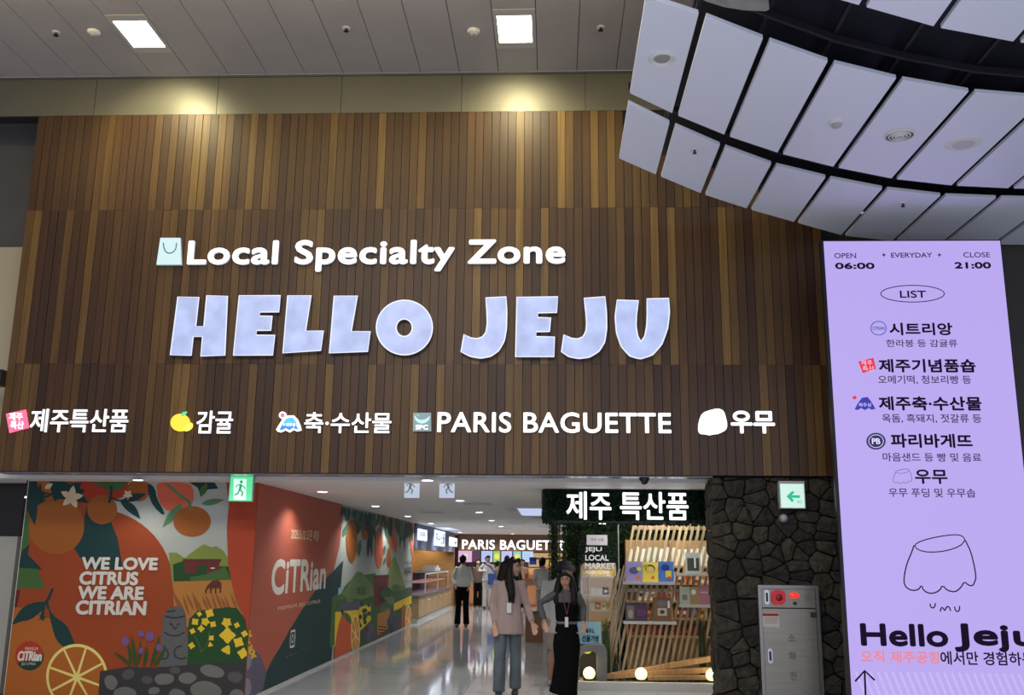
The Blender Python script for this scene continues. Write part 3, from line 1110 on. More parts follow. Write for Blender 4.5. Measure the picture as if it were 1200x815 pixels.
t = thing('lettered_sign', 'rightmost tenant sign, two rounded white Korean letters beside pudding symbol', 'sign', PF.w(865, 510))
text(PF, '우무', (856.5, 508.5), (907, 482), MATL, t, depth=0.02, bold=0.035, split=True)
PUD = [(817.5, 505), (818.5, 494), (822.5, 484.5), (832, 481), (841, 479), (847.5, 481.5), (850, 488), (852.3, 499), (850.5, 504.5), (845, 507.5), (840, 509.5), (836, 509.5), (831, 511), (826, 509.5), (820, 509.5)]
ic = shape(PF, PUD, LED, t, 'pudding_icon', depth=0.02, side=LEDSIDE, smooth=1, label='white pudding-shaped symbol with thin dark outline')
THIN = mat('thin_dark_line', (.1, .1, .1), .5, emit=(.25, .27, .27), es=1)
stroke(PF, [(821.5, 504.5), (822.6, 495), (825.5, 486.6), (833, 484), (841, 482), (845, 484.5), (848, 494), (849.6, 501.5), (845.5, 504.5), (843.5, 501.8), (841, 506.5), (837, 506.3), (835.5, 504.5), (832, 508), (829.5, 507), (827.3, 504.7), (824, 507.3)], 0.006, THIN, ic, 'outline', d=0.0215, closed=True)
stroke(PF, [(826, 487), (829, 490), (835, 490.3), (841, 488), (845, 484.7)], 0.006, THIN, ic, 'outline', d=0.0216)

# ================================================================== LILAC LED SCREEN COLUMN
SY = 9.6
PS = Fr(SY)
su0, sz1 = PS.px(965, 283)
su1, _ = PS.px(1172, 283)
t = thing('led_display', 'tall lilac LED display column listing shops and opening hours', 'display', ((su0 + su1) / 2, SY + 0.2, 0))
b = MB()
b.box(su0 - 0.03, su1 + 0.012, SY + 0.004, SY + 0.07, 0.0, sz1 + 0.012)
b.build('housing', mat('display_housing', (0.02, 0.02, 0.022), 0.4, 0.3), t)
b = MB()
b.add([(su0, SY, 0.12), (su1, SY, 0.12), (su1, SY, sz1), (su0, SY, sz1)], [(0, 1, 2, 3)])
scr = b.build('screen', SCREEN, t)
D1 = 0.002


def st(s, bl, tr, m_=INK, bold=0.0, name='lettering', slant=0.0, sp=1.0):
    return text(PS, s, bl, tr, m_, scr, d=D1, bold=bold, name=name, slant=slant, spacing=sp)


st('OPEN', (977.8, 303), (1003, 296.7), INKSOFT, 0.02)
st('06:00', (978.7, 315.7), (1024.5, 308), INK, 0.07)
st('EVERYDAY', (1044.3, 302.3), (1092, 296.3), INKSOFT, 0.03)
for cx in (1035.7, 1100.8):
    shape(PS, [(cx - 3, 299), (cx - .7, 298.3), (cx, 296), (cx + .7, 298.3), (cx + 3, 299), (cx + .7, 299.7), (cx, 302), (cx - .7, 299.7)], INK, scr, 'star_mark', d=D1)
st('CLOSE', (1129, 302), (1159.7, 295.8), INKSOFT, 0.02)
st('21:00', (1118.8, 315.2), (1160.8, 307.2), INK, 0.07)
stroke(PS, ell(1069.3, 344.5, 37.2, 9.8, 48), 0.009, INK, scr, 'oval_line', d=D1, closed=True)
st('LIST', (1054.8, 349.4), (1084.9, 340.8), INK, 0.03)
st('시트리앙', (1042.5, 393.3), (1115.5, 378.4), INK, 0.036)
st('한라봉 등 감귤류', (1038.8, 407), (1121.3, 398.2), INKSOFT, 0.014)
st('제주기념품숍', (1030.2, 436.8), (1142.4, 421), INK, 0.036)
st('오메기떡, 청보리빵 등', (1029.4, 450.5), (1137.4, 440.3), INKSOFT, 0.014)
st('제주축·수산물', (1030.2, 481.3), (1149.4, 465), INK, 0.036)
st('옥돔, 흑돼지, 젓갈류 등', (1034, 495.9), (1149.4, 485.6), INKSOFT, 0.014)
st('파리바게뜨', (1044.4, 525), (1138.6, 508.8), INK, 0.036)
st('마음샌드 등 빵 및 음료', (1034.7, 541), (1149.4, 531.5), INKSOFT, 0.014)
st('우무', (1072.7, 567.4), (1109.6, 550.7), INK, 0.03)
st('우무 푸딩 및 우무솝', (1041.7, 582.8), (1142.6, 573), INKSOFT, 0.014)
st('Hello', (1009, 757.6), (1109.8, 732), INK, 0.05)
st('Jeju', (1119, 764.5), (1213, 732), INK, 0.042)
SALM = mat('screen_salmon', (.02, .02, .02), .4, emit=(0.80, 0.24, 0.30), es=1)
REDS = mat('screen_red', (.02, .02, .02), .4, emit=(0.80, 0.02, 0.06), es=1)
NAVY = mat('screen_navy', (.02, .02, .02), .4, emit=(0.012, 0.012, 0.12), es=1)
ROYAL = mat('screen_royal', (.02, .02, .02), .4, emit=(0.03, 0.03, 0.42), es=1)
PALE = mat('screen_pale', (.02, .02, .02), .4, emit=(0.80, 0.74, 0.97), es=1)
st('오직 제주공항', (1009, 777), (1101.9, 763.7), SALM, 0.03)
st('오직 제주공항', (1009.4, 776.6), (1101.5, 764.1), SCREEN, 0.0)
st('에서만 경험하는', (1102.6, 779.4), (1211, 764.8), INK, 0.02)
# emblems on the screen
stroke(PS, ell(1029.5, 384.9, 9, 8, 26), 0.008, ROYAL, scr, 'round_emblem', d=D1, closed=True)
st('CITRIAN', (1022.5, 387), (1036.5, 383), mat('screen_teal', (.02, .02, .02), .4, emit=(.03, .12, .30), es=1), 0.03, 'emblem_lettering')
shape(PS, [(1005.8, 424), (1023.5, 419.6), (1026.5, 432.5), (1011, 437.6)], REDS, scr, 'stamp_emblem', d=D1)
text(PS, '제주', (1009, 428.5), (1022, 422.4), PALE, scr, d=0.0035, name='emblem_lettering')
text(PS, '특산', (1011, 435.2), (1024, 429.2), PALE, scr, d=0.0035, name='emblem_lettering')
shape(PS, [(1001.5, 480), (1005, 473), (1010, 466.5), (1016.5, 465.5), (1021, 471), (1025.9, 479.5), (1021.5, 480.5), (1018, 478.5), (1013.5, 481), (1009, 478.5), (1005, 481)], ROYAL, scr, 'mountain_emblem', d=D1)
text(PS, '제주삼', (1006, 477), (1021, 472.5), PALE, scr, d=0.0035, name='emblem_lettering')
shape(PS, ell(1001.3, 466.2, 2.4, 2.1, 14), REDS, scr, 'sun_emblem', d=D1)
shape(PS, ell(1026.5, 517.4, 11.3, 9.9, 30), NAVY, scr, 'round_emblem', d=D1)
stroke(PS, ell(1026.5, 517.4, 8.6, 7.5, 24), 0.006, PALE, scr, 'emblem_ring', d=0.0035, closed=True)
text(PS, 'PB', (1021.8, 520.8), (1031.2, 514), PALE, scr, d=0.0035, bold=.04, name='emblem_lettering')
# pudding drawing, large and small (without a face)


def zc(p):
    return [(960 + x / 2.858, 530 + y / 2.858) for x, y in p]


TOP = [(318, 312), (340, 298), (400, 283), (460, 276), (482, 283), (489, 296), (472, 316), (425, 332), (370, 337), (330, 329)]
BODY = [(318, 312), (306, 345), (295, 370), (286, 405), (283, 438), (292, 456), (312, 465), (334, 461), (342, 445), (350, 466), (375, 476), (402, 466), (413, 446), (428, 464), (455, 470), (474, 455), (486, 434), (500, 447), (515, 449), (522, 430), (525, 422), (520, 385), (508, 335), (489, 296)]
stroke(PS, zc(TOP), 0.010, INK, scr, 'pudding_line', d=D1, smooth=1, closed=True)
stroke(PS, zc(BODY), 0.012, INK, scr, 'pudding_line', d=D1, smooth=1)
sm = lambda P_: [(1046.6 + (x - 283) * 22.1 / 242, 549.9 + (y - 276) * 17.4 / 200) for x, y in P_]
stroke(PS, sm(TOP), 0.004, INKSOFT, scr, 'pudding_line', d=D1, closed=True)
stroke(PS, sm(BODY), 0.004, INKSOFT, scr, 'pudding_line', d=D1)
stroke(PS, zc([(371, 508), (373, 520), (383, 524), (389, 512), (388, 506)]), 0.012, INK, scr, 'handwriting', d=D1, smooth=1)
stroke(PS, zc([(405, 535), (409, 520), (416, 524), (420, 534), (427, 517), (436, 520), (440, 533)]), 0.012, INK, scr, 'handwriting', d=D1, smooth=1)
stroke(PS, zc([(453, 518), (456, 532), (465, 536), (471, 524), (469, 516)]), 0.012, INK, scr, 'handwriting', d=D1, smooth=1)
stroke(PS, [(1013.2, 787.5), (1015, 835)], 0.018, INK, scr, 'arrow_line', d=D1)
stroke(PS, [(1002, 799), (1013.2, 786.5), (1025, 797.7)], 0.018, INK, scr, 'arrow_line', d=D1)
STR = mat('screen_stripe', (.02, .02, .02), .4, emit=(0.56, 0.46, 0.90), es=1)
for k in range(26):
    u = su0 + 0.05 + k * 0.068
    v1 = 0.62
    stroke(PS, [(u, v1), (min(u + 0.17, su1 - .01), 0.13)], 0.022, STR, scr, 'stripe', d=0.001, px=False)

# ================================================================== EXIT SIGNS, DOME CAMERA, HYDRANT CABINET
LGRN = mat('exit_green', (.1, .6, .3), .4, emit=(0.10, 0.62, 0.28), es=1.0)
LPAL = mat('exit_pale', (.7, .9, .8), .4, emit=(0.62, 0.92, 0.74), es=0.95)
PE = Fr(10.85)
t = thing('exit_sign', 'green running-man exit sign hanging over the printed mural', 'exit sign', PE.w(282, 560))
a, c = PE.px(268.3, 587), PE.px(296.6, 559)
boxo('housing', a[0] - .01, c[0] + .01, 10.853, 10.90, a[1] - .01, c[1] + .02, mat('sign_housing', (.4, .41, .4), .5), t)
boxo('bracket', (a[0] + c[0]) / 2 - .04, (a[0] + c[0]) / 2 + .04, 10.86, 10.89, c[1] + .015, ZC + 0.05, BLACK, t)
b = MB()
b.add([PE.at(a[0], a[1]), PE.at(c[0], a[1]), PE.at(c[0], c[1]), PE.at(a[0], c[1])], [(0, 1, 2, 3)])
fc = b.build('face', LGRN, t)
shape(PE, [(274.2, 561.5), (288.8, 561.8), (288.2, 586.3), (273.5, 586)], LPAL, fc, 'doorway_mark', d=0.002)
FIG = mat('exit_dark_green', (.02, .2, .1), .4, emit=(0.03, 0.30, 0.14), es=1)


def runner(pl, x, y, s, m_, par, d, flip=1):
    """running man; x, y is the centre of the trunk, s the figure height in pixels"""
    X = lambda a_, b_: (x + flip * a_ * s, y + b_ * s)
    shape(pl, [X(.09 * math.cos(t_) + .02, .09 * math.sin(t_) - .40) for t_ in [k * PI / 6 for k in range(12)]], m_, par, 'figure', d=d)
    for p, w in (([X(.0, -.28), X(-.04, -.05), X(-.08, .06)], .15), ([X(-.0, -.22), X(.17, -.12), X(.25, .0)], .06), ([X(-.02, -.24), X(-.2, -.22), X(-.28, -.08)], .06),
                 ([X(-.06, .04), X(.1, .18), X(.04, .42)], .09), ([X(-.08, .05), X(-.18, .25), X(-.36, .34)], .09)):
        u0 = pl.px(x, y)[1]
        u1 = pl.px(x, y + s)[1]
        stroke(pl, p, w * abs(u1 - u0), m_, par, 'figure', d=d)


runner(PE, 282.5, 573.5, 21, FIG, fc, 0.003)
# two unlit-side signs with frosted faces in the passage
FROST = mat('frosted_acrylic', (.5, .54, .6), .4, emit=(0.42, 0.48, 0.62), es=0.8)
for x, lab, fl in ((482.5, 'left one of two frosted running-man signs under the passage ceiling', 1), (523.5, 'right one of two frosted running-man signs under the passage ceiling', -1)):
    PH = Fr(11.3)
    t = thing('exit_sign', lab, 'exit sign', PH.w(x, 560), 'frosted hanging exit signs')
    a, c = PH.px(x - 9, 583.7), PH.px(x + 9.2, 563)
    fc = boxo('panel', a[0], c[0], 11.302, 11.33, a[1], c[1], FROST, t)
    boxo('hanger', (a[0] + c[0]) / 2 - .03, (a[0] + c[0]) / 2 + .03, 11.305, 11.325, c[1], ZC, WHITE, t)
    runner(PH, x + fl * -1.0, 571.5, 18, mat('exit_grey', (.10, .12, .11), .5, emit=(.09, .11, .10), es=1), fc, 0.002, fl)
    b_ = MB()
# pale sign with green arrow on the stone wall
PA = Fr(FY - 0.05)
t = thing('arrow_sign', 'pale box sign with green left arrow on the stone wall', 'exit sign', PA.w(929, 596))
a, c = PA.px(915.5, 595.3), PA.px(941.8, 567.5)
boxo('housing', a[0] - .01, c[0] + .01, FY - 0.046, FY + 0.06, a[1] - .008, c[1] + .03, mat('sign_housing', (.4, .41, .4), .5), t)
b = MB()
b.add([PA.at(a[0], a[1]), PA.at(c[0], a[1]), PA.at(c[0], c[1]), PA.at(a[0], c[1])], [(0, 1, 2, 3)])
fc = b.build('face', mat('arrow_face', (.6, .8, .75), .4, emit=(0.46, 0.66, 0.58), es=0.8), t)
shape(PA, [(921.5, 582), (928.5, 575.5), (931, 577.5), (927.8, 580.6), (937.5, 580.8), (937.3, 584), (927.6, 583.8), (930.5, 587), (928, 588.8)], mat('arrow_green', (.02, .4, .2), .4, emit=(0.02, 0.36, 0.20), es=.9), fc, 'arrow_mark', d=0.002)
text(PA, '피', (934, 591), (939, 586.5), mat('arrow_green', (.02, .4, .2)), fc, d=0.002, name='lettering')
# small round lamp below it
c0 = PA.w(919.5, 607.5)
t = thing('indicator_lamp', 'small round glass indicator on the stone below the arrow sign', 'lamp', c0)
b = MB()
b.lathe(c0 + Vector((0, .11, 0)), [(0.05, 0), (0.05, .06), (.04, .075)], axis=(0, -1, 0))
b.build('rim', mat('rim_grey', (.3, .3, .3), .3, .7), t)
b = MB()
b.ball(c0 + Vector((0, .03, 0)), (.036, .03, .036))
b.build('dome', mat('glass_dome', (.35, .36, .36), .12), t, smooth=True)
# dome camera under the timber
c0 = Fr(10.62).w(755, 560)
t = thing('dome_camera', 'black dome security camera under the timber above the hedge sign', 'camera', (c0.x, 10.62, ZB - .02))
b = MB()
b.lathe((c0.x, 10.62, ZB - .02), [(.055, 0), (.055, -.03), (.05, -.035)])
b.build('mount', BLACK, t)
b = MB()
b.ball((c0.x, 10.62, ZB - .052), (.042, .042, .045))
b.build('dome', mat('smoked_dome', (.01, .01, .012), .12), t, smooth=True)

# hydrant cabinet
PC = Fr(FY - 0.06)
cl, ct = PC.px(888, 686)
crt, _ = PC.px(959, 686)
cb_ = PC.px(893, 815)[1] - 0.35
t = thing('hydrant_cabinet', 'stainless fire hydrant cabinet with red bell on the stone wall', 'cabinet', ((cl + crt) / 2, FY - .0, 0))
fr = MB()
Yf = FY - 0.06
fw = 0.035
fr.box(cl, cl + fw, Yf, FY + .12, 0, ct)
fr.box(crt - fw, crt, Yf, FY + .12, 0, ct)
fr.box(cl + fw, crt - fw, Yf, FY + .12, ct - fw, ct)
fr.box(cl + fw, crt - fw, Yf, FY + .12, 0, 0.12)
fr.build('frame', mat('steel_dark', (.30, .29, .27), .35, .9), t)
zs = PC.px(900, 713)[1]
boxo('back_box', cl + fw, crt - fw, Yf + .03, FY + .12, 0.12, ct - fw, mat('back_box_dark', (.05, .05, .05), .6), t)  # dark grey box behind door and alarm panel
door = boxo('door', cl + fw + .004, crt - fw - .004, Yf + .004, Yf + .03, 0.124, zs - .006, STEEL, t)
top_ = boxo('alarm_panel', cl + fw + .004, crt - fw - .004, Yf + .004, Yf + .03, zs + .006, ct - fw - .004, STEEL, t)


def zk(x, y):
    return (870 + x / 5.617, 670 + y / 5.617)


REDM = mat('alarm_red', (.55, .01, .015), .3, emit=(.35, .0, .01), es=.25)
shape(PC, cr([zk(190, 140), zk(205, 124), zk(258, 124), zk(276, 145), zk(276, 200), zk(258, 219), zk(205, 219), zk(190, 200)], [1] * 8), REDM, top_, 'bell_cover', depth=.05)
b = MB()
b.ball(PC.w(*zk(234, 172), .05), (.035, .02, .035))
b.build('bell_boss', mat('alarm_red_dark', (.22, .01, .015), .35), top_, smooth=True)
b = MB()
b.ball(PC.w(*zk(338, 158), .02), (.052, .04, .03))
b.build('beacon', mat('beacon_red', (.7, .02, .02), .2, emit=(1.0, .03, .02), es=1.0), top_, smooth=True)
b = MB()
b.lathe(PC.w(*zk(344, 210), 0.0), [(.018, 0), (.018, .02), (.01, .024)], axis=(0, -1, 0), seg=14)
b.build('call_button', BLACK, top_)
for k in range(8):
    for q in (0.35, 0.7, 1.0):
        an = k * PI / 4 + .2
        b = MB() if (k == 0 and q == .35) else b
        b.lathe(PC.w(*zk(432 + 28 * q * math.cos(an), 172 + 34 * q * math.sin(an)), 0.002), [(.004, 0), (.004, .002)], axis=(0, -1, 0), seg=6)
b.build('speaker_holes', BLACK, top_, kind='stuff')
for (x, y, par) in ((160, 170, top_), (182, 557, door)):
    b = MB()
    u, v = PC.px(*zk(x, y))
    o = shape(PC, [(u + .035 * math.cos(q) * .75, v + (.075 - .03) * (1 if math.sin(q) > 0 else -1) + .03 * math.sin(q)) for q in [k * PI / 8 + .01 for k in range(16)]], mat('handle_steel', (.6, .6, .58), .3, .8), par, 'handle', depth=.012, px=False)
    boxo('grip', u - .011, u + .011, Yf - .016, Yf - .012, v - .045, v + .045, BLACK, o)
a, c = PC.px(*zk(134, 366)), PC.px(*zk(240, 276))
nt_ = boxo('notice', a[0], c[0], Yf, Yf + .0035, a[1], c[1], flat(190, 185, 175), door)
boxo('notice_header', a[0] + .004, c[0] - .004, Yf - .001, Yf, c[1] - .028, c[1] - .004, flat(150, 30, 30), nt_)
for k in range(5):
    boxo('notice_line', a[0] + .02, c[0] - .015, Yf - .001, Yf, c[1] - .045 - k * .014, c[1] - .042 - k * .014, flat(120, 90, 85), nt_)
a, c = PC.px(*zk(450, 305)), PC.px(*zk(490, 270))
pl_ = boxo('plate', a[0], c[0], Yf, Yf + .0035, a[1], c[1], flat(40, 38, 36), door)
BRZ = mat('bronze_lettering', (.16, .13, .08), .5)
for s_, (x0, y0, x1, y1) in (('소', (302, 462, 348, 415)), ('화', (308, 586, 354, 530)), ('전', (315, 718, 356, 660))):
    text(PC, s_, zk(x0, y0), zk(x1, y1), BRZ, door, d=0.0, bold=.03, name='door_lettering')

# ================================================================== PRINTED MURAL, FRONTAL FACE
RUST = flat(156, 66, 22)
ORNG = flat(176, 98, 32)
DORN = flat(160, 90, 30)
CORAL = flat(216, 102, 72)
REDP = flat(178, 52, 34)
DGRN = flat(10, 58, 58)
MGRN = flat(66, 104, 50)
OLIV = flat(128, 142, 62)
LGRN2 = flat(86, 132, 88)
SKYW = flat(176, 182, 176)
CREAM = flat(226, 206, 170)
LEMON = flat(238, 222, 130)
WHT = flat(222, 220, 210)
BRWN = flat(92, 44, 30)
MAROON = flat(104, 40, 38)
TAN = flat(182, 122, 54)
BUSHG = flat(26, 72, 30)
YELP = flat(232, 196, 44)
LILP = flat(118, 84, 140)
DSTN = flat(52, 52, 56)
LSTN = flat(112, 112, 110)
STATG = flat(92, 94, 96)
STATD = flat(48, 50, 54)
BLUP = flat(150, 176, 196)
PM = Fr(MY)
mu = thing('printed_mural', 'frontal printed citrus mural with stone statue and four lines of white lettering', 'mural', (PM.w(160, 815).x, MY, 0))
LAY = [0]


def lay():
    LAY[0] += 1
    return 0.004 + LAY[0] * 0.00006


def ms(pts, m_, name, smooth=0, pl=PM, par=None):
    return shape(pl, pts, m_, par or mu, name, d=lay(), smooth=smooth)


def mk(pts, w_, m_, name, smooth=1, pl=PM, par=None, closed=False):
    return stroke(pl, pts, w_, m_, par or mu, name, d=lay(), smooth=smooth, closed=closed)


mul, mub = PM.px(34, 566)[0], 0.0
bd = MB()
bd.add([(mul, MY - .004, 0), (MX + .0045, MY - .004, 0), (MX + .0045, MY - .004, ZC), (mul, MY - .004, ZC)], [(0, 1, 2, 3)])
bd.build('backing_print', RUST, mu)


def clampL(pts):
    """keep print points on the board"""
    out = []
    for x, y in pts:
        u, v = PM.px(x, y)
        out.append((max(mul, min(MX - .002, u)), max(0.0, min(ZC, v))))
    return out


def mc(pts, m_, name, smooth=0):
    uv = [(max(mul, min(MX - .002, u)), max(0.0, min(ZC - .001, v))) for u, v in (PM.px(*p) for p in pts)]
    if smooth:
        uv = chaikin(uv, smooth)
    return shape(PM, uv, m_, mu, name, d=lay(), px=False)


mc([(100, 562), (300, 562), (300, 670), (195, 670), (120, 640)], SKYW, 'sky_print')
mc([(30, 560), (112, 560), (125, 640), (70, 680), (20, 730), (10, 700)], RUST, 'rust_print')
mc(ell(113, 690, 91, 93, 60), RUST, 'large_orange_print')
mc([(30, 600), (38, 612), (33, 640), (25, 655), (20, 700), (16, 700), (26, 620)], MGRN, 'green_print')
mc([(85, 640), (98, 625), (99.5, 604), (102, 594), (112, 600), (130, 611), (138, 631), (142, 654), (144, 668), (110, 668), (94, 654)], DGRN, 'large_leaf_print')
mc(ell(123, 573, 30, 14), REDP, 'red_fruit_print')
mc([(31, 560), (60, 560), (60, 575), (52, 592), (40, 592), (31, 600)], DGRN, 'dark_leaf_print')
mc(leafpts(96, 566, 62, 590, 14), DGRN, 'dark_leaf_print')
mc(ell(60, 567, 16, 11), ORNG, 'fruit_print')
mc(ell(66.4, 617.4, 32.5, 32.5, 48), DORN, 'orange_print')
mc(ell(57, 583, 6, 4), DORN, 'orange_top_print')
mc([(36, 645), (40, 633), (60, 645), (84, 645), (95, 660), (70, 668), (50, 668)], RUST, 'rust_print', 1) if False else None
mc(leafpts(37, 573, 41, 616, 13, 1), DGRN, 'leaf_print')
mc([(58, 563), (75, 563), (100, 575), (97, 579), (104, 590), (88, 588), (72, 583), (64, 588), (61, 580)], DGRN, 'dark_leaf_print')
mc(ell(120, 597.5, 17.5, 17.3, 36), DORN, 'small_orange_print')
mk([(47, 568), (48, 584), (53, 583), (66, 577), (74, 573)], .03, DGRN, 'stem_print')
for k in range(5):
    an = math.radians(-80 + 72 * k)
    mc(leafpts(84, 583, 84 + 14 * math.cos(an), 583 + 14 * math.sin(an), 7.5), CREAM, 'petal_print')
mc(leafpts(53, 573, 62, 567, 6), CREAM, 'petal_print')
mc([(18, 655), (26, 646), (35, 638), (33, 650), (50, 668), (30, 668), (18, 665)], DGRN, 'leaf_print')
mc([(20, 666), (44, 667), (53, 690), (17, 690)], MGRN, 'green_leaf_print')
mc([(17, 692), (24, 692), (20, 712), (14, 712)], flat(96, 30, 20), 'dark_red_print')
mc(ell(18, 778, 66, 66, 50), ORNG, 'large_orange_print')
mc([(12, 730), (24, 715), (32, 709), (42, 706), (56, 705), (48, 718), (36, 727), (24, 729), (15, 733)], DGRN, 'leaf_print', 1)
mc([(56, 708), (62, 722), (78, 732), (84, 745), (88.5, 756), (76, 760), (66, 751), (61, 735)], DGRN, 'leaf_print', 1)
mk([(62, 690), (57, 703), (52, 708), (50, 722)], .035, DGRN, 'stem_print')
mk([(55, 705), (57, 714)], .03, DGRN, 'stem_print')
for k in range(5):
    an = math.radians(72 * k)
    mc(leafpts(50, 724, 50 + 5 * math.cos(an), 724 + 5 * math.sin(an), 2.6), DGRN, 'bud_print')
# logo disc
mc(ell(34.8, 769, 16.8, 17.2, 36), REDP, 'badge_print')
mc(ell(34.8, 769, 16.8, 17.2, 18, a0=-10, a1=150), DGRN, 'badge_print')
text(PM, 'CiTRian', (20, 775), (50, 763.5), WHT, mu, d=lay(), bold=.05, name='badge_lettering', slant=0.05)
text(PM, 'PREMIUM', (29.5, 762.5), (45, 759), CREAM, mu, d=lay(), name='badge_lettering')
text(PM, 'JEJU CITRUS', (25, 780.5), (42, 777), CREAM, mu, d=lay(), name='badge_lettering')
# slice
mc(ell(90.4, 793.5, 36, 38.5, 48), LEMON, 'slice_rim_print')
for k in range(8):
    a0_ = 22.5 + 45 * k + 4
    cx, cy = 90.4, 794
    P_ = []
    for q in range(6):
        an = math.radians(a0_ + 41 * q / 5 - 6)
        P_.append((cx + 33 * math.cos(an), cy + 35.5 * math.sin(an)))
    mid = math.radians(a0_ + 14.5)
    P_.append((cx + 4 * math.cos(mid), cy + 4.3 * math.sin(mid)))
    mc(P_, ORNG, 'segment_print')
# upper right cluster
mc([(105, 562), (152, 562), (140, 575), (128, 577), (118, 570)], MGRN, 'green_leaf_print')
mc(ell(163, 574, 13, 14), DORN, 'fruit_print')
mc(leafpts(145, 587, 172, 579, 9), DGRN, 'leaf_print')
mc(leafpts(141, 587, 165, 609, 10, -2), DGRN, 'leaf_print')
for k in range(5):
    an = math.radians(72 * k + 20)
    mc(leafpts(150, 580, 150 + 6 * math.cos(an), 580 + 6 * math.sin(an), 3.6), CREAM, 'petal_print')
mk([(131, 570), (130, 583), (128, 590)], .03, DGRN, 'stem_print')
mk([(128, 583), (141, 588), (150, 584)], .02, DGRN, 'stem_print')
mc([(173, 564), (182, 572), (184, 585), (193.5, 601), (191.5, 605), (180, 594), (174, 580)], DGRN, 'leaf_print', 1)
mc([(184, 562), (222, 562), (228, 576), (226, 592), (212, 600), (196, 600), (186, 588), (184, 575)], CORAL, 'coral_fruit_print', 2)
mc([(222, 562), (252, 562), (256, 573), (244, 574), (236, 583), (232, 572)], DGRN, 'leaf_print')
mc(leafpts(214, 590, 190.5, 619, 10), LGRN2, 'leaf_print')
mc(leafpts(236, 591, 263, 586, 7), LGRN2, 'leaf_print')
mc(leafpts(235, 582, 243, 566, 8), MGRN, 'leaf_print')
mc(ell(225.3, 611.5, 22, 18, 36), DORN, 'orange_print')
mk([(196, 568), (214, 583), (222, 588), (224, 597)], .035, LGRN2, 'stem_print')
# landscape
mc([(198, 648), (207, 648), (216, 654), (225, 652), (225, 690), (203, 690)], OLIV, 'hill_print')
mc([(212, 660), (222, 650), (236, 640), (240, 638.5), (248, 642), (254, 640.5), (262, 646), (268, 655), (268, 672), (212, 672)], OLIV, 'hill_print')
mc([(203, 662), (214, 658), (225, 664), (268, 664), (272, 684), (204, 684)], BUSHG, 'bush_print')
mc([(216, 656.5), (258, 656.5), (257, 672), (218, 672)], MAROON, 'house_print')
mc([(214, 655.5), (260, 655.5), (259, 659), (215, 659)], BRWN, 'roof_print')
mc([(231, 663), (243, 663), (243, 672), (231, 672)], BUSHG, 'doorway_print')
mc([(247, 665.5), (252, 665.5), (252, 667), (247, 667)], CREAM, 'window_print')
mc([(222, 677), (240, 674), (256, 668), (264, 664), (271, 680), (240, 683), (225, 681)], MGRN, 'bush_print')
mc([(203, 682), (272, 680), (278, 700), (290, 735), (205, 735)], TAN, 'field_print')
for i in range(14):
    x = 206 + i * 5.6
    mc(leafpts(x + 5, 716 + (i % 3) * 3, x - 3 - (i % 2) * 2, 692 + (i * 7 % 9), 3.2), flat(146, 88, 40), 'wheat_print')
mc([(240, 694), (243, 687), (249, 681), (256, 680), (260, 684), (259.5, 695), (258, 695.5), (257, 690), (254, 690), (254, 696), (252.5, 696), (252, 690), (249, 690), (248, 696), (246.5, 696), (246, 689), (243, 692), (242, 697)], BRWN, 'horse_print')
mc([(266, 562), (306, 562), (300, 820), (292, 740), (283, 715), (273, 690), (267.5, 660), (266, 620), (268.5, 590)], flat(176, 66, 34), 'rust_print')
# bush with flowers
mc([(221, 735), (222, 726), (232, 716), (250, 714), (268, 712), (278, 713), (288, 726), (291, 745), (290, 790), (218, 790)], BUSHG, 'bush_print')


def blossom(x, y, r, n=4, rot=0.3):
    for k in range(n):
        an = rot + 2 * PI * k / n
        mc(leafpts(x - 1.2 * math.cos(an), y - 1.2 * math.sin(an), x + r * math.cos(an), y + r * math.sin(an), r * .95), YELP, 'blossom_print')


for (x, y, r, n_, ro) in ((234, 720, 3.5, 4, .2), (246, 719, 6, 4, .5), (229, 729, 5, 4, .9), (241, 729, 5.5, 5, .1), (250, 732, 4.5, 4, .6), (226, 740, 4, 4, .3), (236, 737, 4.5, 4, 0), (266, 730, 6.5, 5, .4), (278, 733, 4, 4, .3), (267, 745, 10, 4, .0), (248, 748, 4, 4, .8), (247, 756, 3.5, 3, .3), (280, 753, 7, 4, .5), (225, 757, 4.5, 4, .2), (266, 762, 6.5, 3, 1.0), (285, 766, 7, 4, .2), (287, 743, 4.5, 4, .2)):
    blossom(x, y, r, n_, ro)
mk([(246, 740), (244, 755), (236, 765)], .012, MGRN, 'stem_print')
mk([(228, 745), (234, 755), (236, 765)], .012, MGRN, 'stem_print')
# statue
mc([(187, 787), (189, 762), (189, 740), (193, 730), (190, 728), (191, 722), (195, 718), (199, 712), (207, 710.5), (214, 712), (218, 719), (219, 730), (218, 737), (221, 748), (221, 768), (219, 787)], STATG, 'statue_print', 1)
mk([(194, 722.5), (205, 725), (217, 722.5)], .02, STATD, 'statue_line')
mk([(196, 717.5), (206, 716)], .02, STATD, 'statue_line')
mk([(199, 731), (203, 733)], .02, STATD, 'statue_line')
mk([(208, 733), (211, 731)], .02, STATD, 'statue_line')
mk([(203, 734), (205, 738), (208, 735)], .018, STATD, 'statue_line')
mk([(193, 741), (200, 745.5), (210, 745.5), (217, 741)], .018, STATD, 'statue_line')
mk([(192, 757), (198, 765), (197, 772), (189, 773)], .018, STATD, 'statue_line')
mk([(214, 757), (205, 760), (205, 770), (213, 773), (219, 771)], .018, STATD, 'statue_line')
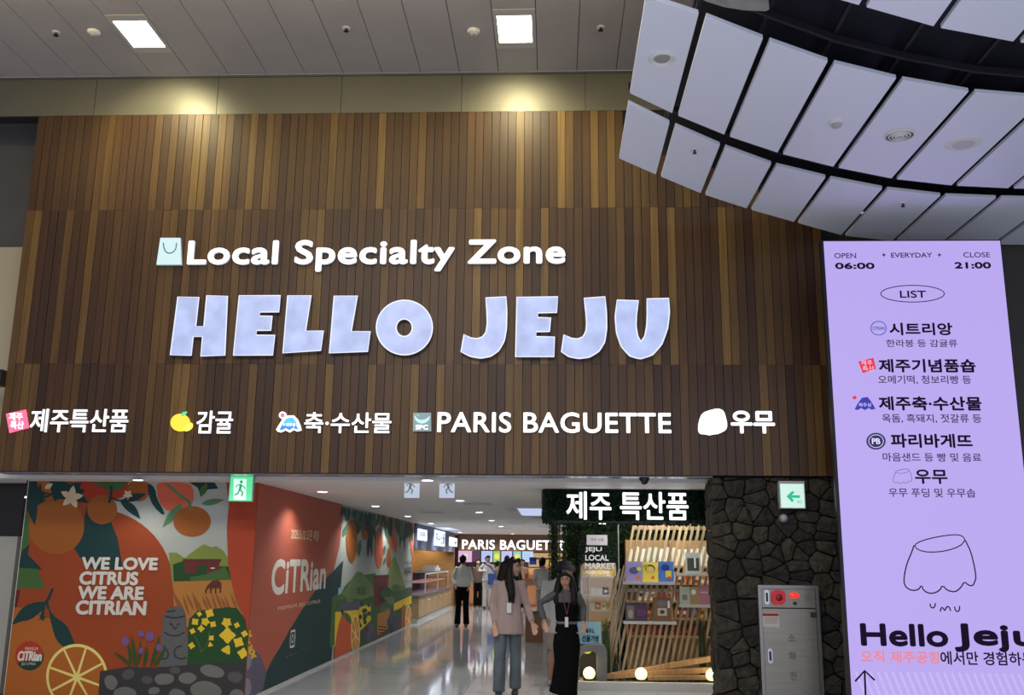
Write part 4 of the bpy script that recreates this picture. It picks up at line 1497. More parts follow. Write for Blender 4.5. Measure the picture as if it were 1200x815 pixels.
# stone wall strip
mc([(118, 787), (150, 782), (180, 783), (215, 780), (250, 778), (292, 776), (290, 822), (285, 860), (112, 860), (117, 800)], DSTN, 'stone_band_print')
for (x, y, rx, ry) in ((131, 800, 8, 9), (151, 791, 8, 6), (173, 797, 7, 5), (193, 796, 12.5, 7), (206, 786, 7, 4), (220, 795, 11, 7), (249, 787, 15, 8), (276, 794, 9, 7), (181, 810, 7, 5), (242, 810, 19, 12), (147, 813, 14, 8), (208, 815, 10, 8), (278, 815, 9, 8)):
    mc([(p[0] + rnd.uniform(-.8, .8), p[1] + rnd.uniform(-.8, .8)) for p in ell(x, y, rx, ry, 9, rot=rnd.uniform(-10, 10))], LSTN if (x + y) % 2 > .6 or rx > 12 else flat(82, 82, 84), 'stone_print', 1)
# irises
for a_, b_, w_ in (((155, 783), (133, 764), 4), ((153, 783), (150, 752), 4), ((158, 783), (154, 744), 4.5), ((160, 783), (165, 750), 4.5), ((168, 783), (172, 756), 4.5), ((176, 783), (187, 744), 5), ((180, 782), (195, 757), 5)):
    mc(leafpts(*a_, *b_, w_, 1.5), flat(42, 76, 30), 'blade_print')
for (x, y, rx, ry) in ((147.5, 752, 4.5, 6), (166, 743, 3.8, 4), (176.5, 746, 5.3, 6), (166, 763, 3, 4), (186.5, 759, 3, 4.5)):
    mc(ell(x, y, rx, ry, 14), LILP, 'iris_print')
# lettering
for s_, bl, tr in (('WE LOVE', (95.4, 668), (186.3, 653.8)), ('CITRUS', (93, 685.7), (163.5, 670.5)), ('WE ARE', (91, 702.8), (170, 687.7)), ('CITRIAN', (88.6, 720.7), (173, 704.6))):
    text(PM, s_, bl, tr, WHT, mu, d=lay(), bold=.062, name='lettering', slant=0.0)

# ================================================================== PRINTED MURAL, PASSAGE SIDE
PL = Plane((MX, 0, 0), (0, 1, 0), (1, 0, 0))
ml_ = thing('printed_mural', 'side printed mural with hanging oranges along the left passage wall', 'mural', (MX, 18, 0))
LAY[0] = 0
Y0s, Y1s = MY + 0.001, 24.38


def sc_(pts, m_, name, smooth=0, px=True):
    uv = [PL.px(*p) for p in pts] if px else pts
    uv = [(max(Y0s, min(Y1s, u)), max(0.002, min(ZC - .001, v))) for u, v in uv]
    if smooth:
        uv = chaikin(uv, smooth)
    return shape(PL, uv, m_, ml_, name, d=lay(), px=False)


bd = MB()
bd.add([PL.at(Y0s, 0, .003), PL.at(Y1s, 0, .003), PL.at(Y1s, ZC, .003), PL.at(Y0s, ZC, .003)], [(0, 1, 2, 3)])
bd.build('backing_print', SKYW, ml_)
sc_([(295, 560), (403, 560), (402, 600), (398, 640), (388, 680), (372, 715), (340, 790), (322, 850), (280, 850)], flat(176, 90, 70), 'coral_panel_print')
sc_([(402, 657), (392, 668), (379, 680), (366, 697), (353, 716), (340, 737), (329, 757), (318, 775), (311, 790), (305, 812), (300, 830), (386, 800), (388, 775), (392, 730), (398, 700)], DGRN, 'green_panel_print')
sc_([(283, 850), (286, 790), (296, 760), (305, 770), (312, 788), (308, 808), (300, 830)], flat(96, 92, 112), 'stone_band_print')
for (x, y, rx, ry) in ((290, 776, 4, 9), (289, 806, 5, 11)):
    sc_(ell(x, y, rx, ry, 14), flat(140, 136, 158), 'stone_print')
for (x, y) in ((291, 744), (289, 752), (293, 761), (296, 768)):
    for k in range(4):
        an = .4 + PI / 2 * k
        sc_(leafpts(x, y, x + 5 * math.cos(an), y + 6 * math.sin(an), 3), YELP, 'blossom_print')


def sidetext(s, bl, tr, m_=WHT, bold=.0, sp=1.0, name='lettering'):
    text(PL, s, bl, tr, m_, ml_, d=lay(), bold=bold, name=name, spacing=sp)


sidetext('2025.5.12 오픈 예정', (340.5, 632.5), (373.5, 622.5), CREAM, .02)
sidetext('CiTRian', (316.4, 699), (382.5, 655.5), WHT, .045, 1.0)
sidetext('PREMIUM JEJU CITRUS', (325, 717.3), (374.8, 703), CREAM, .01, 1.1)
# square camera symbol and a small caption each
u, v = PL.px(342.5, 749)
stroke(PL, [(u - .10, v - .10), (u + .10, v - .10), (u + .13, v), (u + .10, v + .10), (u - .10, v + .10), (u - .13, v)], .03, WHT, ml_, 'symbol_print', d=lay(), px=False, closed=True)
stroke(PL, [(u + .05 * math.cos(q), v + .05 * math.sin(q)) for q in [k * PI / 6 for k in range(12)]], .02, WHT, ml_, 'symbol_print', d=lay(), px=False, closed=True)
sidetext('@citrian_official', (335, 770.5), (348.5, 765), CREAM)
sidetext('시트리앙 인스타그램', (352, 763), (363.5, 758.5), CREAM)
# scenery beyond
sc_([(386, 745), (389, 700), (394, 697), (415, 676), (440, 672), (440, 715), (386, 760)], MGRN, 'hill_print')


def zs_(p):
    return [(385 + x / 4.076, 590 + y / 4.076) for x, y in p]


sc_(zs_([(55, 440), (80, 415), (110, 360), (130, 330), (150, 325), (180, 355), (215, 405), (215, 520), (55, 520)]), flat(104, 130, 84), 'hill_print', 1)
sc_(zs_([(280, 350), (300, 270), (315, 255), (335, 300), (350, 350), (370, 410), (400, 430), (400, 500), (270, 520)]), flat(128, 148, 88), 'hill_print')
sc_(zs_([(45, 405), (75, 400), (60, 430), (45, 440)]), BLUP, 'sea_print')
sc_(zs_([(35, 480), (60, 450), (160, 460), (215, 440), (300, 420), (400, 400), (398, 600), (240, 650), (20, 760)]), flat(58, 92, 52), 'orchard_print')
sc_(zs_([(215, 348), (285, 345), (280, 470), (215, 500)]), MAROON, 'gatehouse_print')
sc_(zs_([(211, 345), (288, 342), (288, 358), (211, 362)]), BRWN, 'roof_print')
sc_(zs_([(240, 400), (268, 398), (268, 470), (240, 480)]), flat(60, 24, 26), 'doorway_print')
rr = random.Random(3)
for i in range(34):
    x, y = rr.uniform(60, 390), rr.uniform(400, 520) if i % 2 else rr.uniform(440, 560)
    sc_(zs_(ell(x, y, rr.uniform(10, 22), rr.uniform(12, 26), 9)), rr.choice([flat(44, 84, 52), flat(78, 108, 60), flat(96, 124, 72), flat(58, 90, 78)]), 'shrub_print', 1)
sc_(zs_([(50, 480), (150, 470), (155, 510), (48, 520)]), flat(88, 86, 104), 'stone_band_print')
sc_(zs_([(30, 520), (145, 510), (140, 600), (25, 690)]), YELP, 'field_print')
sc_(zs_([(145, 500), (200, 480), (200, 560), (150, 610)]), YELP, 'field_print')
sc_(zs_([(310, 480), (395, 440), (395, 480), (310, 515)]), YELP, 'field_print')
for i in range(16):
    x, y = rr.uniform(148, 200), rr.uniform(480, 620)
    sc_(zs_(ell(x, y, 9, 12, 8)), rr.choice([flat(44, 84, 52), flat(34, 66, 40)]), 'shrub_print', 1)
sc_(zs_([(230, 530), (290, 510), (280, 600), (230, 640)]), TAN, 'path_print')
for k in range(4):
    sc_(zs_([(236, 585 + k * 16), (276, 590 + k * 14), (276, 597 + k * 14), (236, 592 + k * 16)]), BRWN, 'step_print')
for (x, y) in ((170, 625), (190, 640), (208, 620), (225, 650), (290, 570), (300, 600), (320, 560), (318, 590), (340, 580), (200, 600), (300, 550)):
    sc_(zs_(ell(x, y, 14, 28, 9)), rr.choice([flat(78, 78, 98), flat(96, 94, 112), flat(64, 62, 78)]), 'stone_print', 1)
sc_(zs_([(20, 760), (28, 690), (40, 600), (60, 530), (80, 520), (100, 560), (108, 620), (110, 700), (100, 760)]), flat(206, 92, 50), 'tall_fruit_print', 1)
sc_(zs_([(55, 520), (62, 500), (70, 520), (66, 545)]), DGRN, 'leaf_print')
sc_(zs_(leafpts(72, 520, 108, 580, 26)), MGRN, 'leaf_print')
for (x, y, rx, ry) in ((126, 630, 22, 98), (380, 560, 16, 72)):
    sc_(zs_(ell(x, y, rx, ry, 24)), LEMON, 'slice_rim_print')
    sc_(zs_(ell(x, y, rx * .82, ry * .9, 24)), flat(218, 132, 70), 'slice_print')
    for k in range(4):
        an = PI / 4 * k + .3
        stroke(PL, zs_([(x - rx * .8 * math.cos(an), y - ry * .88 * math.sin(an)), (x + rx * .8 * math.cos(an), y + ry * .88 * math.sin(an))]), .03, LEMON, ml_, 'slice_line', d=lay())
sc_(zs_([(345, 500), (362, 480), (365, 590), (345, 600)]), DORN, 'fruit_print')
# hanging fruit and leaves
for (x, y, rx, ry, m_) in ((108, 180, 27, 105, DORN), (172, 120, 17, 58, DORN), (238, 215, 20, 98, flat(196, 92, 52)), (300, 130, 17, 90, flat(196, 100, 60)), (316, 200, 10, 36, flat(196, 100, 60)), (285, 262, 11, 48, DORN), (400, 170, 12, 88, flat(196, 108, 74)), (372, 110, 12, 60, flat(190, 110, 74)), (260, 80, 14, 36, flat(196, 100, 60)), (405, 330, 9, 110, flat(190, 110, 74))):
    sc_(zs_(ell(x, y, rx, ry, 24)), m_, 'hanging_fruit_print')
for (a_, b_, w_) in (((90, 20), (80, 70), 22), ((125, 30), (140, 130), 26), ((66, 165), (92, 90), 20), ((150, 175), (140, 260), 18), ((150, 100), (132, 155), 18), ((190, 60), (205, 260), 20), ((200, 50), (222, 180), 18), ((190, 150), (186, 260), 12), ((245, 60), (215, 120), 18), ((275, 90), (285, 200), 14), ((268, 200), (262, 250), 12), ((330, 60), (325, 170), 14), ((345, 90), (338, 220), 12), ((350, 60), (362, 230), 12), ((386, 90), (384, 180), 10), ((268, 260), (260, 300), 8)):
    sc_(zs_(leafpts(*a_, *b_, w_)), rr.choice([DGRN, flat(30, 78, 62), flat(70, 110, 90)]), 'hanging_leaf_print')
for i in range(30):
    x = 66 + i * 11.2 + rr.uniform(-4, 4)
    y0_ = 20 + (x - 60) * .22
    sc_(zs_(leafpts(x, y0_ - 6, x + rr.uniform(-14, 14), y0_ + rr.uniform(40, 105), rr.uniform(12, 20))), rr.choice([DGRN, flat(30, 78, 62), flat(70, 110, 90), flat(24, 60, 52)]), 'hanging_leaf_print')
sidetext('제주', (473, 676), (481.5, 664), flat(110, 110, 110), .05)
sidetext('PREMIUM', (473.5, 662), (481, 658.5), flat(130, 130, 130))
sidetext('citrus', (473, 683.5), (481, 680), flat(110, 140, 180), .02)
sk = boxo('baseboard_left', MX + .0, MX + .012, MY, 24.4, 0, 0.03, flat(190, 190, 188), kind='structure')

# ================================================================== FOLIAGE HELPERS
def leaves(mb, n, sampler, size, r_, curl=0.3):
    """small bent leaves scattered by sampler() -> (point, outward normal)"""
    for _ in range(n):
        p, nr = sampler()
        p, nr = Vector(p), Vector(nr)
        d = Vector((r_.gauss(0, 1), r_.gauss(0, 1), r_.gauss(0, 1)))
        t_ = (nr * 1.0 + d * 0.8).normalized()
        sd = t_.cross(Vector((r_.gauss(0, 1), r_.gauss(0, 1), r_.gauss(0, 1)))).normalized()
        L = size * r_.uniform(.6, 1.3)
        w = L * .3
        dn = t_.cross(sd)
        a = p + t_ * L * .5 + dn * L * curl * .2
        mb.add([p, a + sd * w, p + t_ * L, a - sd * w], [(0, 1, 2, 3)])


def boxface(x0, x1, y0, y1, z0, z1, r_, faces='fbl'):
    """random point on chosen faces of a box: f front, l left, r right, b bottom"""
    def s_():
        k = r_.choice(faces)
        x, y, z = r_.uniform(x0, x1), r_.uniform(y0, y1), r_.uniform(z0, z1)
        if k in 'fF':
            return (x, y0, z), (0, -1, 0)
        if k == 'l':
            return (x0, y, z), (-1, 0, 0)
        if k == 'r':
            return (x1, y, z), (1, 0, 0)
        return (x, y, z0), (0, 0, -1)
    return s_


# ================================================================== LOCAL SHOP, RIGHT OF THE PASSAGE
rl = random.Random(21)
PG = Fr(12.0)
t = thing('hedge_sign', 'hedge-clad shop sign with large white Korean letters', 'sign', (0.9, 12.2, 2.08))
gx0, gx1, gz0 = PG.px(639, 590)[0], 2.05, PG.px(700, 611)[1]
boxo('body', gx0 + .02, gx1, 12.03, 12.5, gz0 + .02, ZC, mat('hedge_core', (.006, .014, .008), .9), t)
b = MB()
leaves(b, 7000, boxface(gx0, gx1, 12.02, 12.5, gz0, ZC - .01, rl, 'ffffffflb'), .045, rl)
b.build('foliage', LEAFD, t, kind='stuff')
b = MB()
leaves(b, 1500, boxface(gx0, gx1, 12.01, 12.5, gz0, ZC - .01, rl, 'fffffffl'), .045, rl)
b.build('foliage', LEAF, t, kind='stuff')
PGL = Fr(11.97)
text(PGL, '제주 특산품', (663.5, 609.3), (806, 577.3), MATL, t, depth=0.02, bold=0.018, split=True)
boxo('lower_rail', gx0 + .1, gx1, 12.0, 12.03, gz0 - .02, gz0, BLACK, t)

# tapering hedge post left of the shop
t = thing('hedge_post', 'narrow leafy green post under the left end of the hedge sign', 'plant', (0.05, 13.65, 0))
pb = MB()
hx0, hx1 = Fr(13.6).px(645, 640)[0], Fr(13.6).px(654.5, 640)[0]
pb.prism([(hx0 + .01, 13.61, 0), (hx1 - .01, 13.61, 0), (hx1 - .01, 13.66, 0), (hx0 + .01, 13.66, 0)], (0, 0, ZC))
pb.build('core', mat('hedge_core', (.006, .014, .008)), t)
b = MB()
leaves(b, 2400, boxface(hx0, hx1, 13.6, 13.67, 0, ZC - .02, rl, 'fflr'), .035, rl)
b.build('foliage', mat('hedge_leaf_lime', (.055, .095, .022), .6, noise=(6, .4)), t, kind='stuff')

# hedge wall behind the glass
t = thing('hedge_wall', 'tall leafy green wall behind the shop glass and white shelves', 'plant', (0.5, 14.65, 0))
hwx = Fr(14.63).px(663, 650)[0]
boxo('core', hwx + .02, 2.5, 14.65, 14.75, 0, ZC, mat('hedge_core', (.006, .014, .008)), t)
b = MB()
leaves(b, 6500, boxface(hwx, 1.0, 14.63, 14.75, 0.0, ZC - .01, rl, 'fffffffl'), .06, rl)
leaves(b, 3000, boxface(1.0, 2.5, 14.63, 14.75, 1.7, ZC - .01, rl, 'f'), .06, rl)
b.build('foliage', LEAF, t, kind='stuff')

# glass partition with lettering
PGG = Fr(13.7)
g0, g1 = PGG.px(678, 700)[0], PGG.px(726, 700)[0]
t = thing('glass_partition', 'clear glass partition with white English lettering before the green hedge wall', 'partition', ((g0 + g1) / 2, 13.7, 0))
boxo('pane', g0, g1, 13.703, 13.712, 0.12, 2.2, GLASS, t)
boxo('edge_profile', g1 - .012, g1 + .004, 13.695, 13.72, 0.12, 2.2, mat('profile_grey', (.4, .4, .4), .4, .5), t)
boxo('floor_profile', g0, g1, 13.69, 13.73, 0.0, 0.12, mat('profile_grey', (.4, .4, .4)), t)
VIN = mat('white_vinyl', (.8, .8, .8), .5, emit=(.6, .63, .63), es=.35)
for s_, bl, tr in (('JEJU', (685.5, 647.8), (705.3, 641.5)), ('LOCAL', (685.8, 657.4), (713.3, 650.8)), ('MARKET', (685.5, 667), (721, 660.2)), ('제주상회', (685.5, 673.5), (713, 669))):
    text(PGG, s_, bl, tr, VIN, t, d=.002, bold=.035, name='lettering')
boxo('sign_plate', PGG.px(687.5, 640)[0], PGG.px(711.8, 640)[0], 13.68, 13.692, PGG.px(700, 639.3)[1], PGG.px(700, 627.3)[1], mat('plate_white', (.62, .62, .68), .5, emit=(.4, .4, .46), es=.35), t)
PGP = Fr(13.678)
text(PGP, '제주 상품', (692, 634.3), (707.5, 631.3), flat(110, 90, 100), t, d=0, name='plate_lettering')

# white shelf unit with goods behind the glass
PSH = Fr(13.95)
x0, z1_ = PSH.px(681, 661)
x1, _ = PSH.px(722, 661)
WSH = mat('shelf_cream', (.72, .66, .52), .5)
t = thing('display_shelf', 'cream glass-topped shop shelf in front of the hedge wall', 'shelf', ((x0 + x1) / 2, 14.1, 0))
zsh = [PSH.px(700, y)[1] for y in (738, 715, 697.5, 675.5, 661)]
xs_ = [x0, x0 + .105, x1 - .02]
for xx in (x0, x0 + .10, x1 - .02):
    boxo('upright', xx, xx + .02, 13.95, 14.35, 0, zsh[-1], WSH, t)
for zz in zsh:
    boxo('shelf_board', x0, x1, 13.95, 14.35, zz - .025, zz, WSH, t)
boxo('back_panel', x0, x1, 14.355, 14.37, 0, zsh[-1], mat('cream_back', (.50, .36, .22), .5, emit=(.45, .30, .16), es=.35), t)
boxo('base_box', x0, x1, 13.96, 14.35, 0, zsh[0] - .03, flat(150, 150, 150), t)
lamp('shelf_lamp', 'AREA', ((x0 + x1) / 2, 14.02, zsh[-1] - .05), .6, (1, .9, .75), .4, .1, aim=(0, .4, -1), parent=t)

GOODS = [flat(160, 70, 60), flat(232, 200, 90), flat(90, 60, 50), flat(230, 225, 215), flat(90, 110, 150), flat(190, 120, 60), flat(230, 140, 60), flat(120, 40, 50), flat(235, 235, 240), flat(100, 140, 110)]
gcount = {}


ORDN = ['first', 'second', 'third', 'fourth', 'fifth', 'sixth', 'seventh', 'eighth', 'ninth', 'tenth', 'eleventh', 'twelfth', 'thirteenth', 'fourteenth', 'fifteenth', 'sixteenth', 'seventeenth', 'eighteenth', 'nineteenth', 'twentieth']


def goods_row(x0, x1, y, z, h, w, d, label, group, mats_, r_, gap=.006, pouch=False):
    x = x0
    q_ = 0
    while x + w <= x1:
        m_ = r_.choice(mats_)
        hh = h * r_.uniform(.85, 1.05)
        b = MB()
        yy = y + r_.uniform(0, .02)
        if pouch:
            b.prism([(x, yy, z), (x + w, yy, z), (x + w, yy + d, z), (x, yy + d, z)], (0, 0, hh * .2))
            b.add([(x, yy, z + hh * .2), (x + w, yy, z + hh * .2), (x + w, yy + d, z + hh * .2), (x, yy + d, z + hh * .2), (x + w * .04, yy + d * .45, z + hh), (x + w * .96, yy + d * .45, z + hh), (x + w * .96, yy + d * .55, z + hh), (x + w * .04, yy + d * .55, z + hh)],
                  [(0, 1, 5, 4), (1, 2, 6, 5), (2, 3, 7, 6), (3, 0, 4, 7), (4, 5, 6, 7)])
        else:
            b.box(x, x + w, yy, yy + d, z, z + hh)
        o = b.build('pouch' if pouch else 'product_box', m_, cat='pouch' if pouch else 'box', label=label + ', ' + ORDN[q_] + ' from left', group=group)
        q_ += 1
        b2 = MB()
        b2.add([(x + w * .2, yy - .001 - (0 if not pouch else 0), z + hh * .3), (x + w * .8, yy - .001, z + hh * .3), (x + w * .8, yy - .001, z + hh * .62), (x + w * .2, yy - .001, z + hh * .62)], [(0, 1, 2, 3)])
        if not pouch:
            b2.build('front_label', r_.choice(mats_), o)
        x += w + gap


rg = random.Random(4)
goods_row(x0 + .125, x1 - .03, 14.0, zsh[0], .10, .075, .12, 'red and yellow box on the lowest board of the cream shelf', 'boxes low on the cream shelf', [GOODS[0], GOODS[1], GOODS[7]], rg)
goods_row(x0 + .125, x1 - .03, 14.02, zsh[1], .10, .07, .1, 'small gift box on the second board of the cream shelf', 'boxes on the second board of the cream shelf', [GOODS[3], GOODS[1], GOODS[6]], rg)
goods_row(x0 + .135, x1 - .05, 14.02, zsh[2], .10, .08, .1, 'dark and pale box in the lit cream shelf compartment', 'boxes in the lit compartment', [GOODS[2], GOODS[3]], rg)
goods_row(x0 + .02, x1 - .02, 14.0, zsh[3], .075, .05, .1, 'small yellow box on the upper board of the cream shelf', 'boxes high on the cream shelf', [GOODS[1], GOODS[3], GOODS[1]], rg)

# blue and white banner stand below the shelf
kzb = .08
PBN = Fr(13.38)
t = thing('banner_board', 'pale blue board with dark brush lettering beside the black-dressed woman', 'board', (PBN.px(690, 750)[0], 13.52, 0))
a, c = PBN.px(668, 755), PBN.px(704.5, 729.5)
boxo('panel', a[0], c[0], 13.38, 13.41, a[1], c[1], flat(150, 196, 214), t)
d_ = PBN.px(668, 762)
boxo('blue_base', a[0], c[0], 13.38, 13.41, d_[1], a[1] - .001, flat(24, 66, 160), t)
boxo('stand', a[0] + .05, c[0] - .05, 13.385, 13.405, kzb, d_[1] - .001, flat(60, 60, 60), t)
text(PBN, '제주도,', (686, 743), (697, 737), flat(16, 30, 60), t, d=.003, bold=.03, name='brush_lettering')
text(PBN, '선물가방', (682, 752.5), (702, 745), flat(16, 30, 60), t, d=.003, bold=.03, name='brush_lettering')

# slanted slat stand with four shelves
PSL = Fr(13.5)
t = thing('slat_stand', 'display stand of slanted pale wooden slats with shelves beside the stone wall', 'stand', (1.4, 13.5, 0))
def slat(xb, yb, xt, yt, Y=13.5, w=.034, name='slat'):
    p = Fr(Y)
    (u0, v0), (u1, v1) = p.px(xb, yb), p.px(xt, yt)
    if v0 < .02:
        k_ = (.02 - v0) / (v1 - v0)
        u0, v0 = u0 + (u1 - u0) * k_, .02
    b = MB()
    h = w / 2
    b.prism([(u0 - h, Y, v0), (u0 + h, Y, v0), (u1 + h, Y, v1), (u1 - h, Y, v1)], (0, .03, 0))
    return b.build(name, SLAT, t)


SLP = -0.245
xr = 838
for k in range(30):
    xt = 743.0 + k * 6.95
    yt = 616
    # full slats drop to the base
    xb = xt + SLP * (792 - yt) * -1
    xb = xt - 0.2 * (792 - yt)
    if xt > xr:
        # starts lower at the wall edge
        yt = 616 + (xt - xr) / 0.2
        if yt > 770:
            break
        xt = xr
    slat(xb, 792, xt, yt)
for k in range(1, 4):
    xt = 743 - k * 6.0
    slat(xt - .2 * (792 - 655), 792, xt + 1, 655 + k * 4)
# shelf boards on the slats: two bays
SB = mat('shelf_grey_white', (.50, .50, .48), .5)
PSB = Fr(13.3)
shelf_z = {}
for nm, (xa, xb, y) in {'a': (730, 791, 682), 'b': (793, 838, 672), 'c': (731, 793, 728.5), 'd': (796, 838, 709)}.items():
    (u0, v0), (u1, _) = PSB.px(xa, y), PSB.px(xb, y)
    boxo('shelf_board', u0, min(u1, 2.3), 13.3, 13.49, v0 - .035, v0, SB, t)
    shelf_z[nm] = (u0, u1, v0)
boxo('bottom_rail', PSL.px(712, 790)[0], 2.3, 13.535, 13.57, .0, .06, SLAT, t)
boxo('top_rail', PSL.px(743, 616)[0], 2.3, 13.535, 13.56, PSL.px(743, 621)[1], PSL.px(743, 616)[1], SLAT, t)
boxo('middle_rail', PSL.px(735, 690)[0], 2.3, 13.535, 13.56, PSL.px(743, 694)[1], PSL.px(743, 690)[1], SLAT, t)


def booklet(name, label, cat, x0, x1, y0, y1, m_, deco, Y=13.36):
    p = Fr(Y)
    (u0, v0), (u1, v1) = p.px(x0, y1), p.px(x1, y0)
    v0 = deco['z']
    tt = thing(name, label, cat, ((u0 + u1) / 2, Y + .02, v0))
    bx = boxo('body', u0, u1, Y, Y + .045, v0 + .0005, v1, m_, tt)
    q = Fr(Y)
    for (fx, fy, fw_, fh, mm, kind) in deco['d']:
        cx, cz = u0 + (u1 - u0) * fx, v0 + (v1 - v0) * fy
        a_, b_ = (u1 - u0) * fw_ / 2, (v1 - v0) * fh / 2
        pts_ = [(cx + a_ * math.cos(w), cz + b_ * math.sin(w)) for w in [k * PI / 9 for k in range(18)]] if kind == 'o' else [(cx - a_, cz - b_), (cx + a_, cz - b_), (cx + a_, cz + b_), (cx - a_, cz + b_)]
        shape(q, pts_, mm, tt, 'print', d=.0015 + .0008 * deco['d'].index((fx, fy, fw_, fh, mm, kind)), px=False)
    return tt


LIL = flat(160, 150, 205)
YB = flat(236, 214, 84)
BB = flat(70, 120, 205)
za, zb_, zc_, zd_ = shelf_z['a'][2], shelf_z['b'][2], shelf_z['c'][2], shelf_z['d'][2]
booklet('gift_box', 'lilac gift box with pictures on the upper left slat shelf', 'box', 733.5, 752.5, 658.5, 682, LIL, {'z': za, 'd': [(.5, .55, .6, .35, flat(90, 90, 150), 'o'), (.75, .2, .25, .2, flat(220, 120, 90), 'o'), (.8, .62, .3, .2, flat(200, 220, 60), 'o')]})
booklet('gift_box', 'yellow gift box with dark arch drawing on the upper left slat shelf', 'box', 753.2, 771, 659.5, 682, YB, {'z': za, 'd': [(.5, .68, .62, .4, flat(40, 50, 40), 'o'), (.5, .64, .5, .32, flat(230, 200, 120), 'o'), (.2, .8, .3, .2, flat(150, 190, 60), 'o'), (.65, .22, .2, .16, flat(220, 110, 60), 'o')]})
booklet('gift_box', 'blue gift box with cup drawing on the upper left slat shelf', 'box', 772.3, 789, 658.5, 682, BB, {'z': za, 'd': [(.45, .7, .55, .35, flat(30, 60, 140), 'o'), (.65, .38, .4, .34, flat(226, 214, 80), 'r'), (.7, .2, .25, .16, flat(210, 70, 50), 'o')]})
booklet('pouch', 'silver pouch with dark window on the upper right slat shelf', 'pouch', 804, 820.5, 648, 671, flat(176, 186, 186), {'z': zb_, 'd': [(.5, .42, .8, .62, flat(60, 70, 66), 'r'), (.62, .5, .12, .5, flat(220, 226, 230), 'r')]})
booklet('gift_box', 'dark purple boxes pair with pale badge on the lower left slat shelf', 'box', 733.5, 758.5, 708.5, 728, flat(74, 62, 84), {'z': zc_, 'd': [(.22, .5, .34, .8, flat(120, 110, 120), 'r'), (.22, .42, .22, .5, flat(170, 160, 130), 'o'), (.72, .5, .36, .4, flat(110, 60, 110), 'r')]})
booklet('pouch', 'brown pouch with pale label and clear top on the lower left slat shelf', 'pouch', 765.5, 786.5, 701, 728, flat(128, 96, 66), {'z': zc_, 'd': [(.5, .4, .5, .32, flat(200, 190, 176), 'r'), (.5, .4, .26, .16, flat(70, 60, 50), 'o'), (.5, .76, .6, .28, flat(120, 120, 124), 'o'), (.86, .72, .12, .3, flat(230, 230, 235), 'r')]})
booklet('pouch', 'clear grey pouch leftmost on the lower right slat shelf', 'pouch', 797, 808, 688, 709, flat(176, 184, 170), {'z': zd_, 'd': [(.5, .4, .5, .3, flat(120, 130, 110), 'r')]})
booklet('pouch', 'kraft brown pouch in the middle of the lower right slat shelf', 'pouch', 808.6, 819.5, 688, 709, flat(168, 140, 96), {'z': zd_, 'd': [(.4, .7, .5, .3, flat(226, 230, 226), 'o')]})
booklet('pouch', 'pink box rightmost on the lower right slat shelf', 'box', 820.2, 831.5, 687, 709, flat(178, 120, 142), {'z': zd_, 'd': [(.5, .65, .8, .06, flat(210, 190, 200), 'r')]})

# back shelving with goods, seen through the slats
PBK = Fr(14.35)
bx0, bx1 = PBK.px(733, 650)[0], 2.35
t = thing('wall_shelving', 'warm lit wooden wall shelving with goods behind the slat stand', 'shelf', ((bx0 + bx1) / 2, 14.4, 0))
WS2 = mat('honey_wood', (.50, .32, .15), .5, noise=(3, .15, (8, 1, 1)))
bz = [PBK.px(760, y)[1] for y in (745, 724, 704, 683, 663, 633)]
boxo('back_panel', bx0, bx1, 14.55, 14.57, 0, bz[-1], WS2, t)
for zz in bz[:-1]:
    boxo('shelf_board', bx0, bx1, 14.3, 14.55, zz - .03, zz, WS2, t)
for xx in (bx0, (bx0 + bx1) / 2 - .01, bx1 - .02):
    boxo('upright', xx, xx + .02, 14.32, 14.55, 0, bz[-1], WS2, t)
boxo('sun_panel', bx1 - .75, bx1, 14.48, 14.5, bz[-1] + .15, bz[-1] + .38, flat(222, 190, 120), t)
goods_row(bx0 + .03, bx1 - .03, 14.36, bz[4], .26, .085, .06, 'white patterned snack pouch on the top board behind the slats', 'white pouches on the top board', [flat(232, 236, 232), flat(214, 226, 218), flat(236, 232, 214)], rg, pouch=True)
goods_row(bx0 + .03, bx1 - .03, 14.36, bz[3], .17, .11, .1, 'small colourful box on the fourth board behind the slats', 'boxes on the fourth board', GOODS, rg)
goods_row(bx0 + .03, bx1 - .03, 14.36, bz[2], .16, .13, .1, 'brown or red carton on the third board behind the slats', 'cartons on the third board', [GOODS[2], GOODS[5], GOODS[0], GOODS[3]], rg)
goods_row(bx0 + .03, bx1 - .03, 14.36, bz[1], .16, .12, .1, 'mixed product box on the second board behind the slats', 'boxes on the second board', GOODS, rg)
goods_row(bx0 + .03, bx1 - .03, 14.36, bz[0], .14, .12, .1, 'dark red carton on the lowest board behind the slats', 'cartons on the lowest board', [GOODS[7], GOODS[0], GOODS[2]], rg)
lamp('shelf_lamp', 'AREA', ((bx0 + bx1) / 2, 13.95, 2.3), 5, (1, .88, .66), 1.2, .2, aim=(0, .45, -1), parent=t)

# planter bed: white kerb, soil, logs, globes, grasses, arch
BXL = ground(675, 809).x
kz = 0.10
t = thing('planter_bed', 'low white kerb around dark gravel bed in front of the slat stand', 'planter', (1.3, 13.0, 0))
kb = MB()
KY = 12.87
kb.box(BXL, 2.2, KY, KY + .10, 0, kz)
kb.box(BXL, BXL + .1, KY + .10, 13.47, 0, kz)
kb.build('kerb', mat('kerb_white', (.55, .55, .52), .6), t)
kb = MB()
kb.box(BXL + .1, 2.6, KY + .10, 13.47, 0, kz - .02)
kb.build('soil', mat('dark_soil', (.03, .026, .02), .95, noise=(20, .4)), t)
b = MB()
for _ in range(420):
    x, y = rl.uniform(BXL + .12, 2.3), rl.uniform(KY + .12, 13.45)
    r_ = rl.uniform(.010, .028)
    b.ball((x, y, kz - .02 + r_ * .3), (r_, r_ * .9, r_ * .7), 6, 4)
